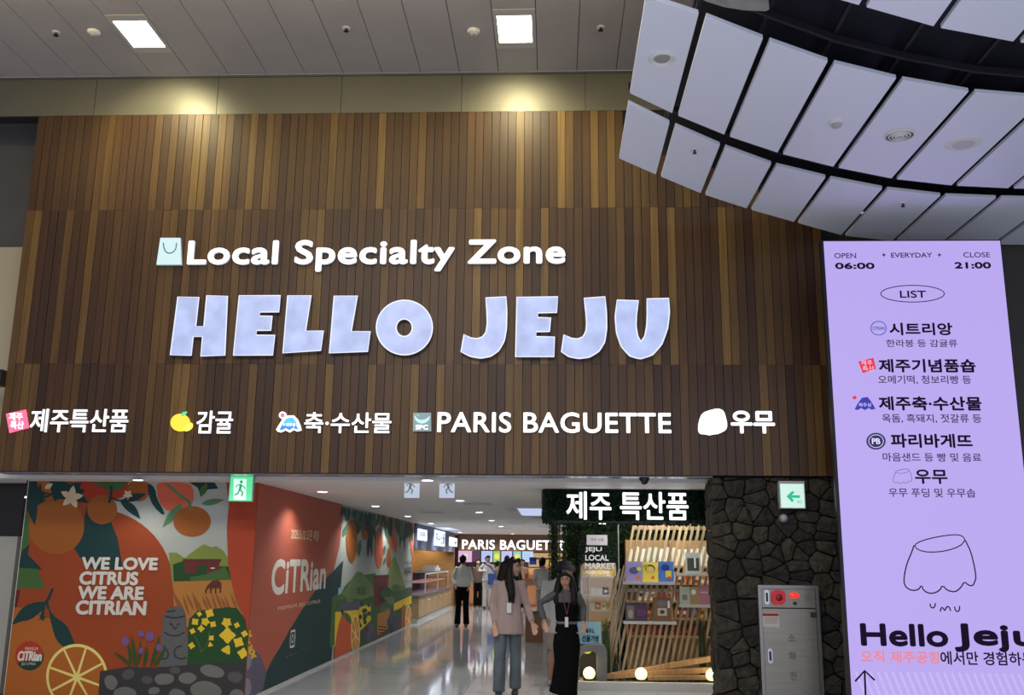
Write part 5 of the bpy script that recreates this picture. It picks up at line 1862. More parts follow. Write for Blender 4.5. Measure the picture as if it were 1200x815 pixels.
b.build('gravel', mat('basalt_gravel', (.06, .055, .05), .9, noise=(8, .5)), t, kind='stuff')

GLOBE = mat('globe_lamp', (1, 1, 1), .4, emit=(1.0, .84, .33), es=1.5)
for (x, y, lab) in ((690.5, 797.5, 'glowing globe lamp leftmost, under the grey arch'), (751.5, 803.5, 'glowing globe lamp in the middle of the planter'), (834.5, 802.5, 'glowing globe lamp rightmost, against the stone wall')):
    p = Fr(KY + .17).w(x, y)
    r_ = .078
    tt = thing('globe_lamp', lab, 'lamp', (p.x, p.y, kz - .02))
    b = MB()
    b.ball((p.x, p.y, kz + r_ + .01), r_, 20, 14)
    b.build('globe', GLOBE, tt, smooth=True)
    b = MB()
    b.lathe((p.x, p.y, kz - .02), [(.04, 0), (.04, .05), (.03, .055)])
    b.build('base', BLACK, tt)
    lamp('glow', 'POINT', (p.x, p.y - .0, kz + r_ + .12), 1.6, (1, .80, .42), .08, parent=tt)

# leaning logs
for i, (p, q, Y, w, lab) in enumerate((((716, 799), (841, 772), KY + .40, .075, 'uppermost squared timber beam leaning across the planter'),
                                      ((708, 801), (841, 786), KY + .30, .07, 'middle squared timber beam lying across the planter'),
                                      ((760, 801), (841, 795), KY + .20, .055, 'lowest squared timber beam ending at the stone wall'))):
    pl_ = Fr(Y)
    (u0, v0), (u1, v1) = pl_.px(*p), pl_.px(*q)
    v0 = max(v0, kz + .03)
    k_ = (2.3 - u0) / (u1 - u0)
    u1, v1 = 2.3, v0 + (v1 - v0) * k_
    b = MB()
    b.prism([(u0, Y, v0 - w / 2), (u1, Y + .05, v1 - w / 2), (u1, Y + .05, v1 + w / 2), (u0, Y, v0 + w / 2)], (0, w, 0))
    b.build('timber_beam', LOG, cat='beam', label=lab, bevel=.006)

# grey concrete arch
PAR = Fr(KY + .18)
b = MB()
t = thing('concrete_arch', 'grey rounded concrete arch standing in the planter behind the leftmost globe', 'arch', (PAR.px(700, 790)[0], KY + .25, 0))
uo = [PAR.px(*p) for p in ((711.5, 802), (711.5, 764), (709, 758), (703, 756), (690, 757), (680, 760), (674, 766), (674, 802))]
kb_ = kz - .02
uo = [(u, max(v, kb_)) for u, v in uo]
ui = [PAR.px(*p) for p in ((699.5, 802), (699.5, 770), (697.5, 765), (692, 763.5), (686, 765), (682, 768), (679, 773), (679, 802))]
ui = [(u, max(v, kb_)) for u, v in ui]
for k in range(len(uo) - 1):
    q = [uo[k], uo[k + 1], ui[k + 1], ui[k]]
    b.prism([PAR.at(u, v) for u, v in q], (0, .28, 0))
b.build('arch_body', mat('concrete', (.16, .165, .165), .8, noise=(6, .15), bump=(30, .3)), t)
b = MB()
b.ball(PAR.w(688, 764, -.08), (.06, .05, .035), 12, 8)
b.build('mandarin_leaf_ornament', flat(150, 176, 40), t, smooth=True)
b = MB()
b.ball(PAR.w(681, 766, -.08), (.04, .05, .028), 12, 8)
b.build('fruit_ornament', flat(150, 60, 30), t, smooth=True)


def grass_clump(x, y, n, h, spread, m_, label, seed, tips=None):
    r_ = random.Random(seed)
    tt = thing('grass_clump', label, 'plant', (x, y, kz - .02))
    for mm, cnt, hh, nm in ((m_, n, h, 'blades'), (tips, n // 5 if tips else 0, h * .8, 'pale_blades')):
        if not cnt:
            continue
        b = MB()
        for _ in range(cnt):
            an = r_.uniform(0, 2 * PI)
            sq = .5
            lean = r_.uniform(0.02, spread)
            L = hh * r_.uniform(.6, 1.1)
            bx, by = x + r_.gauss(0, .016), y + max(-.012, min(.012, r_.gauss(0, .01)))
            w = .006
            pts_ = []
            for k in range(4):
                q = k / 3
                pts_.append(Vector((bx + math.cos(an) * lean * q ** 1.6, by + math.sin(an) * lean * sq * q ** 1.6, kz - .02 + L * q)))
            sx, sy = -math.sin(an) * w, math.cos(an) * w
            vs = []
            for k, p in enumerate(pts_):
                f = 1 - k / 3.2
                vs += [p + Vector((sx * f, sy * f, 0)), p - Vector((sx * f, sy * f, 0))]
            b.add(vs, [(0, 1, 3, 2), (2, 3, 5, 4), (4, 5, 7, 6)])
        b.build(nm, mm, tt, kind='stuff')


GR = mat('grass_blade', (.045, .085, .020), .6, noise=(5, .4))
GR2 = mat('grass_dark', (.018, .035, .014), .6, noise=(5, .4))
STRAW = mat('straw', (.50, .44, .30), .6)
pg = lambda x, Y: Fr(Y).px(x, 795)[0]
grass_clump(pg(711, 13.42), 13.42, 240, .72, .05, GR, 'tall green grass clump at the left edge of the slat stand', 1)
grass_clump(pg(723, 13.42), 13.42, 220, .32, .05, GR2, 'low dark grass clump with pale tips before the slats', 2, STRAW)
grass_clump(pg(824, 13.42), 13.42, 200, .78, .05, GR2, 'tall dark grass clump beside the stone wall', 3, GR)
grass_clump(pg(837, 13.42), 13.42, 140, .42, .05, GR2, 'low grass clump with straw tips against the stone wall', 5, STRAW)
grass_clump(pg(668, 13.1), 13.1, 240, .34, .10, mat('grass_fresh', (.05, .12, .02), .6), 'fresh green clump at the planter corner by the black skirt', 4)


# ================================================================== LEFT COUNTERS AND FAR SHOPS
XCt = -3.42
PCN = Plane((XCt, 0, 0), (0, 1, 0), (1, 0, 0))
t = thing('signboard', 'slate blue signboard over the left counters with three lit white panels', 'sign', (XCt, 30, 2.0))
zs0 = PCN.px(489, 642)[1]
boxo('board', XCt - .3, XCt, 24.42, 33.98, zs0, ZC - .002, flat(92, 104, 136), t)
boxo('lower_trim', XCt - .28, XCt + .006, 24.42, 33.98, zs0 - .05, zs0 - .001, flat(120, 110, 120), t)
LW = mat('lit_panel', (.8, .85, .9), .5, emit=(.85, .92, 1.0), es=1.25)
for (xa, xb, ya, yb, s_) in ((489, 499.5, 633, 622, '제주특산'), (508.5, 520.5, 639.5, 624, '축수산물'), (526, 535, 640, 631.5, '감귤')):
    (u0, v0), (u1, v1) = PCN.px(xa, ya), PCN.px(xb, yb)
    o = boxo('lit_sign', XCt + .001, XCt + .03, u0, u1, v0, v1 if v1 > v0 else v0 + .3, LW, t)
    h_ = max(v1 - v0, .25)
    text(Plane((XCt + .031, 0, 0), (0, 1, 0), (1, 0, 0)), s_, (u0 + .1, v0 + .06), (u1 - .1, v0 + h_ - .06), flat(150, 165, 190), o, d=.002, px=False, bold=.03, name='lettering')

t = thing('sales_counter', 'long wooden sales counter with slate top at the left of the passage', 'counter', (XCt - .4, 29.5, 0))
hC = PCN.px(487, 699)[1]
CWD = mat('counter_wood', (.42, .29, .15), .5, noise=(2, .12, (1, 1, 8)))
n = 6
for k in range(n):
    a, c = 25.2 + 8.2 * k / n, 25.2 + 8.2 * (k + 1) / n
    dr = boxo('cabinet_door', XCt - .03, XCt, a + .02, c - .02, .12, hC - .06, CWD, t)
    boxo('handle', XCt + .001, XCt + .02, (a + c) / 2 - .1, (a + c) / 2 + .1, hC - .2, hC - .17, flat(220, 215, 205), dr)
boxo('carcass', XCt - .85, XCt - .031, 25.2, 33.4, 0.1, hC - .05, CWD, t)
boxo('plinth', XCt - .8, XCt - .02, 25.2, 33.4, 0, .1, flat(190, 190, 190), t)
boxo('worktop', XCt - .9, XCt + .04, 25.1, 33.5, hC - .05, hC + .0, mat('slate_top', (.10, .13, .17), .25), t)
t = thing('chilled_display', 'glass-fronted chilled display case standing on the left counter', 'display case', (XCt - .45, 30, hC))
dz = .48
FRM = flat(180, 184, 190, 40)
for (xx, y0, y1) in ((XCt - .12, 27.2, 33.0), (XCt - .8, 27.2, 33.0)):
    boxo('rail', xx, xx + .03, y0, y1, hC + dz, hC + dz + .04, FRM, t)
for yy in (27.2, 30.1, 32.97):
    boxo('post', XCt - .12, XCt - .09, yy, yy + .04, hC + .001, hC + dz, FRM, t)
    boxo('post', XCt - .8, XCt - .77, yy, yy + .04, hC + .001, hC + dz, FRM, t)
boxo('glass_front', XCt - .105, XCt - .1, 27.24, 32.97, hC + .001, hC + dz, GLASS, t)
boxo('glass_end', XCt - .77, XCt - .12, 27.21, 27.22, hC + .001, hC + dz, GLASS, t)
boxo('top', XCt - .8, XCt - .09, 27.2, 33.0, hC + dz + .041, hC + dz + .05, flat(70, 74, 84), t)
boxo('inner_glow_shelf', XCt - .75, XCt - .2, 27.4, 32.8, hC + .25, hC + .27, mat('pink_shelf', (.6, .35, .4), .4, emit=(.5, .25, .32), es=.5), t)
boxo('back', XCt - .79, XCt - .77, 27.24, 32.97, hC + .001, hC + dz, flat(60, 50, 70), t)
b = MB()
for k in range(3):
    boxo('parcel', XCt - .6, XCt - .2, 30.2 + .5 * k, 30.6 + .5 * k, hC + dz + .052, hC + dz + .052 + (.12, .17, .10)[k], flat(226, 226, 228), cat='box', label='white wrapped parcel on top of the chilled display case, %s from the front' % ORDN[k], group='parcels on the display case')
# pendant spots on the warm wall
for k in range(2):
    lamp('wall_wash', 'SPOT', (-4.3 - 1.0 * k, 33.3, ZC - .06), 45, (1, .74, .36), .04, aim=(0, .45, -1), spot=85, blend=.7)


# bakery front at the end
PP = Fr(35.0)
t = thing('shop_sign', 'bakery shop sign at the end of the passage, white capitals on brown fascia', 'sign', (-1.6, 35.1, 2.2))
zf0 = PP.px(560, 646)[1]
boxo('fascia', -3.38, 1.6, 35.02, 35.3, zf0, ZC - .002, mat('bakery_brown', (.20, .12, .085), .5), t)
text(Fr(35.0), 'PARIS BAGUETTE', (541.3, 644.2), (662.5, 633.8), [LED, LEDSIDE], t, depth=.02, bold=.03, split=True, spacing=1.06)
PMN = Fr(35.6)
t = thing('menu_wall', 'row of glowing menu screens under the bakery capitals', 'menu board', (-2.0, 35.7, 1.6))
cols = [((537, 553.5), (0.75, .45, .70)), ((554, 563), (.10, .05, .10)), ((564, 577.5), (.50, .62, .95)), ((578, 586.5), (.30, .60, .20)), ((587.5, 600.5), (.62, .60, .95)), ((601.5, 611), (.25, .60, .62)), ((612, 625), (.55, .72, .98))]
for i, ((xa, xb), cl_) in enumerate(cols):
    (u0, v0), (u1, v1) = PMN.px(xa, 659), PMN.px(xb - .4, 645.5)
    o = boxo('menu_screen', u0, u1, 35.6, 35.66, v0, min(v1, zf0 + .05), mat('menu_%d' % i, (.02, .02, .02), .3, emit=cl_, es=1.0), t)
    if i in (0, 3, 5):
        shape(PMN, ell((xa + xb) / 2, 652.5, 3, 3.5, 12), mat('menu_food_%d' % i, (.1, .1, .1), .4, emit=((.75, .7, .62), (.9, .8, .1), (.95, .75, .1))[(0, 0, 0, 1, 0, 2)[i]], es=1), o, 'menu_picture', d=.004)
    elif i != 1:
        for q in range(4):
            shape(PMN, [(xa + 1.5, 648.5 + q * 2.4), (xb - 2.5, 648.5 + q * 2.4), (xb - 2.5, 649.2 + q * 2.4), (xa + 1.5, 649.2 + q * 2.4)], mat('menu_ink', (.1, .1, .1), .4, emit=(.30, .35, .62), es=1), o, 'menu_line', d=.004)
boxo('wall_bakery', -3.9, 2.4, 36.6, 36.7, 0, ZC, mat('bakery_back', (.22, .13, .09), .6, noise=(2, .2)), kind='structure')
for _x in (-3, -1.8, -.6, .6):
    lamp('bakery_spot', 'SPOT', (_x, 34.5, ZC - .05), 30, (1, .8, .55), .05, aim=(0, 0, -1), spot=140, blend=.8)
t = thing('bakery_counter', 'orange-brown bakery counter lit from above at the passage end', 'counter', (-1.8, 34.4, 0))
OW = mat('orange_wood', (.50, .22, .10), .45, noise=(2, .15, (6, 1, 1)))
for k in range(5):
    xa = -3.3 + k * .95
    boxo('front_panel', xa, xa + .93, 34.3, 34.34, .08, 1.0, OW, t)
boxo('body', -3.3, 1.4, 34.341, 34.9, 0, 1.0, OW, t)
boxo('top', -3.35, 1.45, 34.22, 34.95, 1.001, 1.05, mat('pale_top', (.55, .42, .32), .35), t)
t = thing('pastry_shelf', 'brown pastry table with orange goods right of the far doorway', 'table', (-.3, 31, 0))
boxo('top', -.95, .6, 30.6, 31.4, .98, 1.03, mat('table_brown', (.25, .12, .07), .5), t)
for xx in (-.9, -.35, .5):
    boxo('leg', xx, xx + .05, 30.65, 30.70, 0, .98, mat('table_brown', (.25, .12, .07)), t)
boxo('apron', -.93, .58, 30.62, 30.64, .82, .979, mat('table_brown', (.25, .12, .07)), t)
rp = random.Random(9)
for k in range(11):
    x = -.88 + k * .13
    boxo('bread_pack', x, x + .11, 30.8, 30.95, 1.031, 1.031 + rp.uniform(.08, .24), rp.choice([flat(224, 120, 60), flat(236, 180, 100), flat(190, 70, 50), flat(230, 210, 180)]), cat='box', label='small pastry pack on the brown far table, %s from left' % ORDN[k], group='pastry packs on the far table')
for k in range(14):
    x = -3.2 + k * .33
    boxo('pastry_tray', x, x + .25, 34.4, 34.7, 1.051, 1.051 + rp.uniform(.08, .38), rp.choice([flat(224, 150, 90), flat(120, 70, 50), flat(236, 200, 150), flat(60, 50, 60)]), cat='box', label='small box or tray on the far bakery counter, %s from left' % ORDN[k], group='boxes on the bakery counter')
# yellow-lit shelving right of the bakery screens
t = thing('lit_shelving', 'yellow lit shelving right of the bakery menu screens', 'shelf', (.4, 34, 0))
boxo('back_panel', -.9, 1.3, 36.3, 36.35, 0, zf0 - .05, mat('warm_back', (.6, .45, .25), .5, emit=(.8, .55, .25), es=.55), t)
for zz in (.5, .9, 1.3, 1.6):
    boxo('shelf_board', -.9, 1.3, 36.0, 36.3, zz, zz + .04, flat(200, 150, 90), t)
boxo('suspended_rail', -.85, 1.0, 35.4, 35.43, 1.62, 1.66, BLACK, t)
boxo('blue_flag', -.85, -.60, 35.38, 35.4, 1.42, 1.68, flat(30, 60, 170), t)
# tall brown planter box behind the waiting people
p = ground(645, 745)
t = thing('wooden_bin', 'brown wooden bin standing behind the people near the hedge post', 'box', (-.37, 20.0, 0))
boxo('body', -.55, -.20, 19.9, 20.2, 0, .56, mat('bin_wood', (.26, .14, .07), .5), t)
boxo('lid', -.56, -.19, 19.89, 20.21, .561, .59, mat('bin_lid', (.08, .08, .08), .5), t)

# ================================================================== PEOPLE
def chain(mb, pts, seg=14, c0=1.0, c1=1.0):
    """closed tapered tube with rounded ends; pts = (x, y, z, rx[, ry])"""
    P = [(Vector(p[:3]), p[3], p[4] if len(p) > 4 else p[3]) for p in pts]
    rings = []
    n = len(P)
    ext = []
    # rounded caps
    t0 = (P[0][0] - P[1][0]).normalized()
    t1 = (P[-1][0] - P[-2][0]).normalized()
    for f, o in ((.35, .85), (.75, .55)):
        r_ = min(P[0][1], P[0][2])
        ext.append((P[0][0] + t0 * r_ * o * c0, P[0][1] * f, P[0][2] * f))
    body = ext[::-1] + P
    for f, o in ((.75, .55), (.35, .85)):
        r_ = min(P[-1][1], P[-1][2])
        body.append((P[-1][0] + t1 * r_ * o * c1, P[-1][1] * f, P[-1][2] * f))
    path = [b[0] for b in body]
    for i, (c, rx, ry) in enumerate(body):
        t_ = path[min(i + 1, len(path) - 1)] - path[max(i - 1, 0)]
        t_.normalize()
        ref = Vector((0, 1, 0)) if abs(t_.y) < .85 else Vector((0, 0, 1))
        x = ref.cross(t_)
        x.normalize()
        y = t_.cross(x)
        rings.append([c + x * rx * math.cos(2 * PI * k / seg) + y * ry * math.sin(2 * PI * k / seg) for k in range(seg)])
    vs = [v for r_ in rings for v in r_]
    fs = []
    for i in range(len(rings) - 1):
        for k in range(seg):
            fs.append((i * seg + k, i * seg + (k + 1) % seg, (i + 1) * seg + (k + 1) % seg, (i + 1) * seg + k))
    fs += [tuple(range(seg))[::-1], tuple((len(rings) - 1) * seg + k for k in range(seg))]
    mb.add(vs, fs)


def fuse(mb, name, m_, parent, voxel=.012, smooth=4, label=None):
    """overlapping closed volumes become one continuous smooth surface"""
    me = mb.mesh(name, m_)
    tmp = bpy.data.objects.new(name, me)
    COL.objects.link(tmp)
    r_ = tmp.modifiers.new('r', 'REMESH')
    r_.mode = 'VOXEL'
    r_.voxel_size = voxel
    sm_ = tmp.modifiers.new('s', 'SMOOTH')
    sm_.iterations = smooth
    sm_.factor = .5
    dg = bpy.context.evaluated_depsgraph_get()
    out = bpy.data.meshes.new_from_object(tmp.evaluated_get(dg))
    bpy.data.objects.remove(tmp)
    out.polygons.foreach_set('use_smooth', [True] * len(out.polygons))
    out.materials.clear()
    out.materials.append(m_)
    out.name = name
    o = bpy.data.objects.new(name, out)
    COL.objects.link(o)
    if parent:
        o.parent = parent
    if label:
        o['label'] = label
    return o


def lerp(a, b, t_):
    return tuple(a[i] + (b[i] - a[i]) * t_ for i in range(3))


def person(label, loc, H, J, top, bottom, shoes, hair='long', top_len='long', bottom_kind='trousers', look=0.0, vox=.014, hairmat=None,
           neckline=1.44, hem=.86, fingers=True, skirt_w=.17, hair_len=.32, hem_r=.195, group=None, apparel=None):
    """J: joints in metres for a 1.70 m figure, x to the picture's right, y away, z up. look: turn of the face, radians (0 = to the viewer, pi = away)"""
    k = H / 1.70
    t = thing('person', label, 'person', loc, group)
    S = lambda p: tuple(c * k for c in p)
    j = {n_: J[n_] for n_ in J}
    hc, ch, nk, hd = j['hip'], j['chest'], j['neck'], j['head']
    cl_, sl_ = math.cos(look), math.sin(look)

    def face(dx, dy, dz):
        """point near the head: dx to the face's own left as seen, dy forward out of the face"""
        return (hd[0] + dx * cl_ + dy * sl_, hd[1] + dx * sl_ - dy * cl_, hd[2] + dz)

    b = MB()
    C_ = lambda pts, **kw: chain(b, [tuple(c * k for c in p) for p in pts], **kw)
    # trunk, neck
    C_([(*hc, .14, .095), (*lerp(hc, ch, .35), .12, .085), (*lerp(hc, ch, .75), .13, .09), (*ch, .138, .09), (*lerp(ch, nk, .6), .085, .068), (*nk, .052, .052), (*lerp(nk, hd, .5), .048, .05)])
    # head: skull, jaw, nose, ears
    C_([(*face(0, -.01, .055), .062, .078), (*face(0, -.008, .02), .074, .092), (*face(0, .0, -.02), .070, .085), (*face(0, .018, -.065), .052, .06), (*face(0, .03, -.095), .03, .035)])
    C_([(*face(0, .088, .012), .009), (*face(0, .100, -.012), .011), (*face(0, .108, -.026), .014)])
    for s_ in (-1, 1):
        C_([(*face(s_ * .074, -.012, .015), .010, .018), (*face(s_ * .076, -.012, -.018), .009, .014)])
        C_([(*face(s_ * .036, .070, -.03), .020), (*face(s_ * .034, .068, -.045), .018)])
    for sd in ('L', 'R'):
        sh, el, wr = j['sh' + sd], j['el' + sd], j['wr' + sd]
        C_([(*lerp(ch, sh, .55), .055), (*sh, .052), (*lerp(sh, el, .5), .043), (*el, .036), (*lerp(el, wr, .4), .037), (*wr, .025)])
        hp, kn, an_ = j['hp' + sd], j['kn' + sd], j['an' + sd]
        C_([(*lerp(hc, hp, .6), .085), (*hp, .088), (*lerp(hp, kn, .5), .070), (*kn, .052), (*lerp(kn, an_, .35), .054), (*an_, .035)])
        ft = j.get('ft' + sd, (an_[0], an_[1] - .15, .03))
        C_([(an_[0], an_[1] + .02, an_[2] - .03, .034), (*lerp((an_[0], an_[1], .04), ft, .6), .036, .028), (*ft, .036, .022)])
        # hand
        d = Vector(wr) - Vector(el)
        d.normalize()
        side = d.cross(Vector((0, 1, 0)))
        if side.length < .3:
            side = Vector((1, 0, 0))
        side.normalize()
        w0 = Vector(wr)
        palm = w0 + d * .055
        C_([(*w0, .021, .017), (*palm, .032, .014), (*(w0 + d * .085), .032, .013)])
        if fingers:
            inw = Vector((0, -1, 0)) * .5 + side * (0)
            for q in range(4):
                o_ = side * (-.028 + .019 * q)
                L = (.062, .072, .068, .052)[q]
                a_ = w0 + d * .085 + o_
                C_([(*a_, .0095), (*(a_ + d * L * .55 + inw * .006), .009), (*(a_ + d * L + inw * .026), .008)])
            s2 = -1 if sd == 'L' else 1
            a_ = w0 + d * .03 + side * .026 * s2
            C_([(*a_, .012), (*(a_ + side * .022 * s2 + d * .025), .010), (*(a_ + side * .028 * s2 + d * .055), .009)])
        else:
            C_([(*(w0 + d * .08), .032, .013), (*(w0 + d * .15), .026, .011)])
    body = fuse(b, 'body', SKIN, t, vox * .62 if fingers else vox, 3)
    # eyes, brows, mouth
    if abs(look) < 2.2:
        for s_ in (-1, 1):
            e = MB()
            c_ = Vector(face(s_ * .030, .076, .010)) * k
            e.ball(c_, (.012 * k, .012 * k, .006 * k), 10, 6)
            e.build('eye', mat('eye_dark', (.02, .015, .012), .2), t, world_=False, smooth=True)
            e = MB()
            chain(e, [tuple(c * k for c in (*face(s_ * .016, .082, .030), .004)), tuple(c * k for c in (*face(s_ * .032, .080, .034), .0045)), tuple(c * k for c in (*face(s_ * .048, .068, .029), .003))], 8)
            e.build('eyebrow', HAIR, t, world_=False, smooth=True)
        e = MB()
        chain(e, [tuple(c * k for c in (*face(-.022, .074, -.057), .004)), tuple(c * k for c in (*face(0, .088, -.058), .009, .007)), tuple(c * k for c in (*face(.022, .074, -.057), .004))], 8)
        e.build('lips', mat('lips', (.42, .10, .09), .4), t, world_=False, smooth=True)
    # shirt
    b = MB()
    C_ = lambda pts, **kw: chain(b, [tuple(c * k for c in p) for p in pts], **kw)
    hm = (hc[0], hc[1], hem)
    C_([(*hm, hem_r, hem_r * .77), (*lerp(hm, ch, .25), hem_r * .92, hem_r * .71), (*lerp(hm, ch, .6), .155, .120), (*ch, .150, .108), (*lerp(ch, nk, .45), .128, .092), (*lerp(ch, nk, .8), .075, .068), (*lerp(ch, nk, .95), .058, .060)], c0=.12, c1=.2)
    for sd in ('L', 'R'):
        sh, el, wr = j['sh' + sd], j['el' + sd], j['wr' + sd]
        if top_len == 'long':
            C_([(*lerp(ch, sh, .6), .064), (*sh, .060), (*lerp(sh, el, .5), .053), (*el, .047), (*lerp(el, wr, .5), .044), (*lerp(el, wr, .9), .038)], c1=.2)
        elif top_len == 'short':
            C_([(*lerp(ch, sh, .6), .075), (*sh, .073), (*lerp(sh, el, .75), .066)])
    if top_len != 'none':
        sh_ = fuse(b, 'shirt', top, t, vox, 3)
    # lower garment
    b = MB()
    if bottom_kind in ('trousers', 'shorts'):
        C_([(hc[0], hc[1], hc[2] + .04, .13, .095), (*hc, .150, .108), (hc[0], hc[1], hc[2] - .03, .155, .11)])
        for sd in ('L', 'R'):
            hp, kn, an_ = j['hp' + sd], j['kn' + sd], j['an' + sd]
            if bottom_kind == 'trousers':
                C_([(*lerp(hc, hp, .8), .085, .10), (*hp, .090, .10), (*lerp(hp, kn, .6), .080, .085), (*kn, .070, .074), (*lerp(kn, an_, .5), .073, .079), (an_[0], an_[1], an_[2] - .03, .076, .084)], c1=.1)
            else:
                C_([(*lerp(hc, hp, .8), .10, .11), (*hp, .105, .115), (*lerp(hp, kn, .85), .098, .105)])
        fuse(b, 'trousers', bottom, t, vox, 3)
    elif bottom_kind == 'skirt':
        C_([(hc[0], hc[1], hc[2] + .05, .145, .112), (hc[0], hc[1], hc[2] - .08, .172, .125), (*lerp(hc, (hc[0] + .0, hc[1], .5), .5), skirt_w + .01, .135), (hc[0], hc[1], .50, skirt_w - .01, .13), (hc[0] - .03, hc[1], .22, skirt_w, .14), (hc[0] - .05, hc[1], .09, skirt_w + .02, .16)], c1=.1)
        fuse(b, 'skirt', bottom, t, vox, 3)
    # shoes
    for sd in ('L', 'R'):
        b = MB()
        an_ = j['an' + sd]
        ft = j.get('ft' + sd, (an_[0], an_[1] - .15, .03))
        chain(b, [tuple(c * k for c in p) for p in [(an_[0], an_[1] + .035, .045, .042, .04), (*lerp((an_[0], an_[1], .045), ft, .6), .046, .038), (*ft, .044, .03)]], 12)
        fuse(b, 'shoe', shoes, t, vox * .8, 2)
    # hair
    b = MB()
    C_ = lambda pts, **kw: chain(b, [tuple(c * k for c in p) for p in pts], **kw)
    hm_ = hairmat or HAIR
    if hair in ('long', 'short', 'bun', 'hat'):
        C_([(*face(0, -.025, .100), .035, .045), (*face(0, -.022, .075), .078, .084), (*face(0, -.030, .035), .090, .086), (*face(0, -.045, -.01), .086, .070), (*face(0, -.055, -.05 if hair != 'long' else -.08), .070, .045)])
        C_([(*face(-.055, .045, .068), .024, .022), (*face(0, .060, .090), .030, .024), (*face(.055, .045, .068), .024, .022)])
    if hair == 'long':
        L_ = hair_len
        for s_ in (-1, 1):
            C_([(*face(s_ * .078, .010, .055), .026), (*face(s_ * .098, -.004, -.01), .036), (*face(s_ * .108, -.006, -.10), .050), (*face(s_ * .118, .012, -.10 - L_ * .33), .056, .046), (*face(s_ * .120, .035, -.10 - L_ * .75), .048, .040), (*face(s_ * .108, .045, -.10 - L_), .024, .020)])
        C_([(*face(0, -.06, .04), .112, .075), (*face(0, -.07, -.03), .130, .085), (*face(0, -.085, -.16), .145, .075), (*face(0, -.10, -.10 - L_ * .7), .150, .06), (*face(0, -.10, -.10 - L_), .11, .04)])
    if hair == 'bun':
        C_([(*face(0, -.11, .04), .03), (*face(0, -.135, .02), .042), (*face(0, -.15, -.03), .034), (*face(0, -.15, -.12), .022)])
    fuse(b, 'hair', hm_, t, vox * .8, 3)
    return t, face, k, S


STAND = dict(hip=(0, 0, .93), chest=(0, 0, 1.30), neck=(0, .0, 1.47), head=(0, -.01, 1.585),
             shL=(-.150, 0, 1.385), elL=(-.19, .02, 1.12), wrL=(-.20, -.02, .88), shR=(.150, 0, 1.385), elR=(.19, .02, 1.12), wrR=(.20, -.02, .88),
             hpL=(-.085, 0, .88), knL=(-.09, -.01, .49), anL=(-.09, .02, .09), hpR=(.085, 0, .88), knR=(.09, -.01, .49), anR=(.09, .02, .09))


def pose(**k):
    d = dict(STAND)
    d.update(k)
    return d


PINKSH = mat('dusty_pink_cloth', (.33, .25, .235), .8, bump=(9, .5))
JEANS = mat('grey_blue_denim', (.10, .125, .145), .8, noise=(6, .25), bump=(10, .4))
BLKC = mat('black_cloth', (.005, .005, .006), .95, spec=.08)
GREYSH = mat('charcoal_knit', (.075, .078, .085), .8, bump=(12, .4))
WTEE = mat('white_cotton', (.55, .56, .56), .8, bump=(9, .4))
BEIGE = mat('beige_cloth', (.36, .31, .26), .8)
SNK = mat('dark_shoe', (.02, .02, .022), .5)

# 1 woman in pink blouse, striding, face turned to the picture's right
g = ground(595, 817)
t, face, k, S = person('woman in dusty pink blouse and grey-blue jeans walking, long black hair and lanyard', (g.x, g.y, 0), 1.665,
                       pose(hip=(0, 0, .91), chest=(.0, 0, 1.28), neck=(.025, 0, 1.44), head=(.065, -.02, 1.555),
                            shL=(-.145, .0, 1.36), elL=(-.205, .03, 1.10), wrL=(-.165, -.09, .86), shR=(.15, .0, 1.36), elR=(.225, .04, 1.08), wrR=(.295, -.02, .88),
                            hpL=(-.095, 0, .86), knL=(-.10, -.06, .48), anL=(-.11, .0, .09), hpR=(.085, 0, .86), knR=(.09, .06, .49), anR=(.085, .14, .12), ftR=(.085, .0, .035)),
                       PINKSH, JEANS, SNK, look=1.1, vox=.012, hem=.745)
b = MB()
chain(b, [tuple(c * k for c in p) for p in [(.035, -.05, 1.56, .02), (.02, -.09, 1.45, .016)]], 8) if False else None
strap = [Vector(S(p)) for p in ((-.055, -.08, 1.44), (-.035, -.125, 1.34), (.0, -.14, 1.22), (.012, -.14, 1.12))]
b.tube(strap, .006, 6)
b.tube([Vector(S(p)) for p in ((.05, -.08, 1.44), (.04, -.125, 1.34), (.02, -.14, 1.22), (.012, -.14, 1.12))], .006, 6)
ly = b.build('lanyard', BLKC, t, world_=False)
b = MB()
b.box(-.015 * k, .04 * k, -.15 * k, -.144 * k, 1.0 * k, 1.12 * k)
b.build('badge', mat('badge_card', (.6, .6, .58), .4), ly, world_=False)

# 2 woman in black pinafore dress, hand on hip
g = Fr(11.9).w(664, 740)
t, face, k, S = person('woman in charcoal shirt under long black pinafore dress, mouth open, arm bent out', (g.x, 11.9, 0), 1.475,
                       pose(hip=(.0, 0, .95), chest=(.0, 0, 1.31), neck=(.0, 0, 1.47), head=(-.015, -.02, 1.585),
                            shL=(-.15, .0, 1.40), elL=(-.37, .04, 1.27), wrL=(-.30, -.06, 1.03), shR=(.16, .0, 1.38), elR=(.235, .03, 1.22), wrR=(.225, -.10, 1.02)),
                       GREYSH, BLKC, SNK, look=-.15, vox=.012, hem=1.13, bottom_kind='skirt', skirt_w=.18, hair_len=.24, hem_r=.14)
b = MB()
chain(b, [tuple(c * k for c in p) for p in [(0, 0, 1.04, .150, .118), (0, 0, 1.14, .156, .124), (0, 0, 1.29, .166, .122)]], 18, .1, .1)
fuse(b, 'pinafore_bib', BLKC, t, .012, 2)
b = MB()
chain(b, [tuple(c * k for c in p) for p in [(0, 0, 1.0, .158, .122), (0, 0, 1.035, .155, .120)]], 18, .1, .1)
fuse(b, 'waist_band', mat('grey_band', (.12, .12, .12), .7), t, .012, 1)
b = MB()
